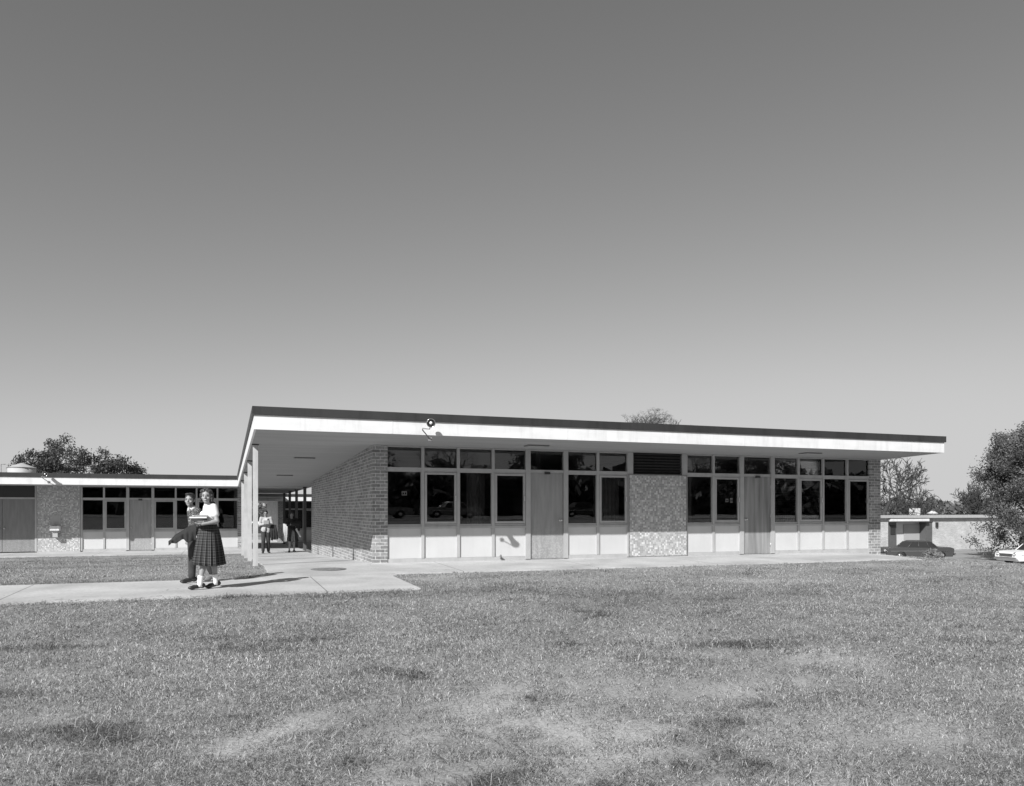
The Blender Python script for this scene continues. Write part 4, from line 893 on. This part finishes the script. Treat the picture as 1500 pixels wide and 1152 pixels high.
# dark jacket over his arm
jk = bp2+vec(-.12, -.33, .62); JK = empty('jacket', jk, label='dark jacket hanging over the boy\'s forearm beside the plaid skirt', cat='jacket')
def drape(P, top, bot, th, mname, seed=0, nu=40, nv=28, fold=.02):
    ip = lambda tb, u, c: float(np.interp(u, np.linspace(0, 1, len(tb)), [p[c] for p in tb])); V = []
    for a in range(nu+1):
        u = a/nu
        for b in range(nv+1):
            v = b/nv; w_ = abs(v-.5)*2; sd = -1 if v < .5 else 1; ww = w_**.9
            x = lerp(ip(top, u, 0), ip(bot, u, 0), ww); z = lerp(ip(top, u, 2), ip(bot, u, 2), ww)+.012*math.sin(u*17+seed)*w_
            y = lerp(ip(top, u, 1), ip(bot, u, 1), ww)+sd*th*math.sin(min(1, w_*2.2)*math.pi/2)*(1-.5*u)+fold*w_*math.sin(u*19+seed+sd*1.3+w_*2)+.5*fold*w_*math.sin(u*37+seed)
            V.append((x, y, z))
    W = nv+1; Fs = [(a*W+b, a*W+b+1, (a+1)*W+b+1, (a+1)*W+b) for a in range(nu) for b in range(nv)]
    m_ = MB(); m_.add(V, Fs, True); o = m_.build('cloth', MT[mname], P); s_ = o.modifiers.new('s', 'SOLIDIFY'); s_.thickness = .008; return o
drape(JK, [(.16, 0, .40), (.04, .03, .36), (-.05, .03, .30), (-.18, .02, .215), (-.235, .01, .145), (-.275, .0, .115)], [(.15, 0, .12), (.04, 0, .09), (-.04, 0, .14), (-.14, 0, .09), (-.22, 0, .075), (-.27, .0, .05)], .06, 'cloth_black', 0, 60, 30, .02)
# --- two students farther back on the covered walk
def walker(px, t, label, face, trousers, top_m, low_m, hairm, style, h=1.0, glasses=False, light_side=False):
    p = place(px, t); E = empty('person', p, label=label, cat='person')
    S = lambda x, y, z: vec(x*h, y*h, z*h)
    kk = dict(aF=S(-.11, -.08, .10), tF=S(-.13, -.23, .035), kF=S(-.10, -.10, .48), aB=S(.10, .08, .10), tB=S(.13, -.06, .035), kB=S(.09, .0, .48), hF=S(-.085, 0, .88), hB=S(.085, 0, .88),
      hip=S(0, 0, .92), wa=S(0, 0, 1.05), ch=S(0, 0, 1.25), sF=S(-.175, 0, 1.38), sB=S(.175, 0, 1.38), nk=S(0, 0, 1.44), hd=S(-.01, -.02, 1.57), eF=S(-.23, -.02, 1.12), wF=S(-.06, -.22, 1.16), eB=S(.24, -.02, 1.12), wB=S(.06, -.24, 1.18))
    mb = MB(); torso(mb, kk['hip'], kk['wa'], kk['ch'], kk['sF'], kk['sB'], kk['nk'], .95*h); legs(mb, kk['hF'], kk['kF'], kk['aF'], kk['tF'], kk['hB'], kk['kB'], kk['aB'], kk['tB'], .95*h)
    for s, el, w_ in (('sF', 'eF', 'wF'), ('sB', 'eB', 'wB')): chain(mb, [kk[s], kk[s].lerp(kk[el], .5), kk[el], kk[w_]], [.048*h, .044*h, .038*h, .026*h])
    mb.cap(kk['nk']-vec(0, 0, .04), .05, kk['hd']-vec(0, -.02, .07), .045); hand(mb, kk['wF'], (.8, -.3, .3), (0, 1, .2), .9, h, 1); hand(mb, kk['wB'], (-.8, -.3, .2), (0, 1, .2), .9, h, -1)
    head(E, mb, kk['hd'], face, h, hairm, style, glasses=glasses); remeshed(mb, 'body', MT['skin'], E, .008, 2)
    c = MB(); torso(c, kk['hip']+vec(0, 0, .02), kk['wa'], kk['ch'], kk['sF'], kk['sB'], kk['nk'], 1.08*h); 
    for s, el, w_ in (('sF', 'eF', 'wF'), ('sB', 'eB', 'wB')): chain(c, [kk[s], kk[s].lerp(kk[el], .5), kk[el], kk[w_].lerp(kk[el], .15)], [.068*h, .062*h, .056*h, .042*h])
    if trousers:
        [c.ball(S(q_*.085, .015, .90), (.105*h, .135*h, .17*h)) for q_ in (-1, 1)]; c.ball(S(0, .05, .93), (.15*h, .10*h, .17*h))
    remeshed(c, 'jacket' if trousers else 'sweater', MT[top_m], E, .01, 3)
    if trousers:
        q = MB(); q.add([S(-.055, -.135, 1.38), S(.055, -.135, 1.38), S(0, -.145, 1.06), S(-.055, -.10, 1.39), S(.055, -.10, 1.39), S(0, -.08, 1.06)], [(0, 2, 1), (3, 4, 5), (0, 1, 4, 3), (1, 2, 5, 4), (2, 0, 3, 5)]); q.build('shirt_front', MT['blouse'], E)
        l_ = MB(); l_.ball(kk['hip'], (.155*h, .12*h, .11*h)); l_.ball(S(0, -.045, .95), (.05*h, .10*h, .10*h))
        for hh, kn, a in (('hF', 'kF', 'aF'), ('hB', 'kB', 'aB')): chain(l_, [kk[hh], kk[hh].lerp(kk[kn], .5), kk[kn], kk[a]+vec(0, 0, .02)], [.105*h, .092*h, .078*h, .064*h])
        remeshed(l_, 'trousers', MT[low_m], E, .009, 3)
    else: skirt(E, S(0, 0, 1.0), S(0, 0, .46), (.15*h, .13*h), (.24*h, .21*h), low_m, 12, 96, depth=.02)
    shoe(E, kk['aF'], kk['tF'], MT['shoe'], 1.1); shoe(E, kk['aB'], kk['tB'], MT['shoe'], 1.1)
    return E, p
E1, p1 = walker(389.5, 30.4, 'young man in pale jacket and dark trousers walking under the canopy, hands at his chest', (-.1, -1, -.15), True, 'jacket', 'trouser', 'hair', 'short', .985, True)
E2, p2 = walker(427.5, 31.0, 'girl in dark sweater and skirt with a bundle in her arms under the canopy', (.1, -1, -.25), False, 'cloth_black', 'trouser', 'hair', 'curly', .95)
c_ = empty('coat', p1+vec(.24, -.12, .5), label='dark coat hanging from the arm of the young man in the pale jacket', cat='coat'); q = MB()
drape(c_, [(-.10, 0, .62), (.14, 0, .60)], [(-.06, 0, .0), (.22, 0, .06)], .05, 'cloth_black', 2)
c_ = empty('notebook', p1+vec(-.0, -.30, 1.14), label='small notebook held in both hands by the young man in the pale jacket', cat='notebook')
q = MB(); q.box(-.09, .09, -.03, .0, 0, .14); q.build('cover', MT['book_a'], c_)
c_ = empty('coat', p2+vec(-.27, -.08, .42), label='pale coat draped from the near arm of the girl in the dark sweater', cat='coat'); q = MB()
drape(c_, [(-.07, 0, .72), (.10, 0, .70)], [(-.05, 0, .0), (.12, 0, .03)], .05, 'coat_light', 4)
c_ = empty('bundle', p2+vec(.14, -.27, .90), label='dark folded bundle with a pale flap hugged by the girl in the dark sweater', cat='bundle'); q = MB()
q.cap((-.12, 0, .24), .09, (.14, 0, .22), .10); q.cap((.1, 0, .15), .09, (.06, 0, -.02), .08); remeshed(q, 'cloth', MT['cloth_black'], c_, .012, 3)
q = MB(); q.cap((.02, -.04, .02), .05, (.17, -.02, -.26), .035); remeshed(q, 'flap', MT['coat_light'], c_, .012, 3)

# ------------------------------------------------------------------ grass
def paved_mask(X, Y):
    a = (Y > 12.52) & (Y < 15.04) & (X < 3.0)
    r_ = np.clip(1-(Y-15.06)/1.3, 0, 1); b = (Y > 15.0) & (X > .80-.35*r_**2) & (X < 3.17)
    c = (Y > 15.27) & (X > 3.1) & (X < np.clip(16.9+(Y-15.25)*.51, 16.9, 18.0)) & (Y < 31)
    d = (Y > 32.6) & (X < 3.2)
    return a | b | c | d
def blades(n, tmin, tmax, k, wid, hgt, seed, lean0=.75, kb=.93, stem=0):
    rg = np.random.default_rng(seed); u = rg.random(n); e = 2-k
    t = (tmin**e+u*(tmax**e-tmin**e))**(1/e); px = rg.uniform(-160, 1660, n)
    c = (px-HX)/F; X = (ST+c*CT)*t; Y = (CT-c*ST)*t
    edge = (vnoise(X, Y, .13, 9)-.5)*.10
    keep = ~paved_mask(X+edge, Y+edge) & (Y > .8) & ~((Y > 31) & (X > 3)) & (X < 46)
    br = bare(X, Y); den = .45+.55*np.clip(fbm(X, Y, .5, 77)*2-.5, 0, 1)
    keep &= rg.random(n) < den*(1-kb*br)
    X, Y, t, br = X[keep], Y[keep], t[keep], br[keep]; n = len(X)
    z = gz(X, Y)+np.where((np.abs(X-6) < 20) & (Y < 12.2), (fbm(X, Y, 2.2, 3)-.5)*.05, 0)-.035
    tuft = np.clip((fbm(X*.6, Y, .4, 41)-.665)*8, 0, 1); big = .5+(fbm(X, Y, 3.5, 51)-.5)*.7
    h = hgt*(.35+.9*rg.random(n)**1.6)*(1+.9*tuft)*(.75+.5*big)*(1-.5*br)
    a = rg.uniform(0, 2*np.pi, n); lean = rg.normal(.0, 1, n)*.4+lean0; lx, ly = np.cos(a), np.sin(a)
    fa = rg.uniform(0, np.pi, n); w_ = wid*np.minimum(np.maximum(1, t/5.), 2.6+t*.03)*(.5+.8*rg.random(n)); wx, wy = np.cos(fa)*w_/2, np.sin(fa)*w_/2
    p0 = np.stack([X, Y, z], 1); m1 = p0+np.stack([lx*lean*h*.35, ly*lean*h*.35, h*.62], 1); cu = rg.normal(0, .5, n)
    tip = p0+np.stack([(lx-ly*cu)*lean*h*1.25, (ly+lx*cu)*lean*h*1.25, h*(.95-.38*np.abs(lean))], 1)
    if stem:
        p0[:, 2] += .028; m1 = p0+np.stack([lx*h*.5, ly*h*.5, .012+.012*rg.random(n)], 1); tip = p0+np.stack([(lx-ly*cu)*h, (ly+lx*cu)*h, -.002+.015*rg.random(n)], 1)
    W = np.stack([wx, wy, np.zeros(n)], 1)
    V = np.stack([p0-W, p0+W, m1-W*.8, m1+W*.8, tip], 1).reshape(-1, 3)
    band = np.clip((fbm(X*.45+3, Y, 1.1, 63)-.56)*7, 0, 1)*np.clip((t-5)/6, .25, 1)
    tone = (.22+.50*rg.random(n)**1.2)*(1-.60*tuft)*(1-.38*band)*(.80+.5*np.clip(big*1.4-.2, 0, 1))
    if stem: tone = np.where(rg.random(n) < .5, .06, .4)
    tone = np.where(rg.random(n) < .10, .65, tone); tone = np.where(rg.random(n) < .16, .07, tone); tone = .33*(1-.4*band)+(tone-.33*(1-.4*band))*np.clip(8/t, .35, 1)
    return V, np.repeat(tone, 5)
parts = [blades(900000, 2.6, 30, 1.75, .0038, .035, 1, 1.25), blades(70000, 2.6, 14, 1.5, .0030, .062, 2, .9), blades(130000, 20, 62, 1.2, .0036, .06, 3), blades(150000, 2.6, 14, 1.6, .0024, .13, 4, .95, .2, 1)]
V = np.concatenate([p[0] for p in parts]).astype(np.float32); tone = np.concatenate([p[1] for p in parts]).astype(np.float32)
nb = len(V)//5; base = np.arange(nb, dtype=np.int32)*5
lq = np.stack([base, base+1, base+3, base+2, base+2, base+3, base+4], 1).reshape(-1)
me = bpy.data.meshes.new('grass'); me.vertices.add(nb*5); me.vertices.foreach_set('co', V.ravel())
me.loops.add(nb*7); me.loops.foreach_set('vertex_index', lq.astype(np.int32)); me.polygons.add(nb*2)
ls = np.stack([np.arange(nb)*7, np.arange(nb)*7+4], 1).reshape(-1).astype(np.int32); me.polygons.foreach_set('loop_start', ls)
me.update(calc_edges=True); a_ = me.attributes.new('tone', 'FLOAT', 'POINT'); a_.data.foreach_set('value', tone)
gm2 = bpy.data.materials.new('dry_grass'); gm2.use_nodes = True; N_, L_ = nt(gm2); b = N_['Principled BSDF']; at = N_.new('ShaderNodeAttribute'); at.attribute_name = 'tone'
L_.new(at.outputs['Fac'], b.inputs['Base Color']); b.inputs['Roughness'].default_value = .65
tr = N_.new('ShaderNodeBsdfTranslucent'); L_.new(at.outputs['Fac'], tr.inputs[0]); mx = N_.new('ShaderNodeMixShader'); mx.inputs[0].default_value = .25
L_.new(b.outputs[0], mx.inputs[1]); L_.new(tr.outputs[0], mx.inputs[2]); L_.new(mx.outputs[0], N_['Material Output'].inputs[0])
me.materials.append(gm2); go = bpy.data.objects.new('grass', me); COL.objects.link(go); tag(go, 'dry winter lawn grass with worn patches around the paths', 'grass', kind='stuff')

# weedy bushes at the lawn edge
def bush(px, t, w_, h_, n, seed, label):
    x, y = XY(px, t); e = empty('bush', (x, y, g(x, y)), label=label, cat='bush'); rg = np.random.default_rng(seed)
    th = rg.uniform(0, 2*np.pi, n); rr = np.sqrt(rg.random(n)); c = np.stack([rr*w_*np.cos(th), rr*w_*np.sin(th)*.7, rg.random(n)*h_*np.sqrt(1-rr**2*.8)], 1)
    a = rg.normal(0, 1, (n, 3)); a[:, 2] = np.abs(a[:, 2]); a /= np.linalg.norm(a, axis=1)[:, None]; b = rg.normal(0, 1, (n, 3)); b -= a*(a*b).sum(1)[:, None]; b /= np.linalg.norm(b, axis=1)[:, None]
    s = .06; V = np.stack([c-a*s, c+b*s*.35, c+a*s, c-b*s*.35], 1).reshape(-1, 3)
    me = bpy.data.meshes.new('foliage'); me.from_pydata(V.tolist(), [], np.arange(n*4).reshape(n, 4).tolist()); me.materials.append(MT['scrub']); o = bpy.data.objects.new('foliage', me); COL.objects.link(o); o.parent = e
MT['scrub'] = leaf_mat('dry_scrub', .24)
bush(1366, 28.5, .42, .45, 1500, 3, 'low weedy bush at the lawn edge in front of the dark sedan')
bush(348, 35, .45, 1.0, 2200, 4, 'dark bush against the end of the left wing behind the posts')
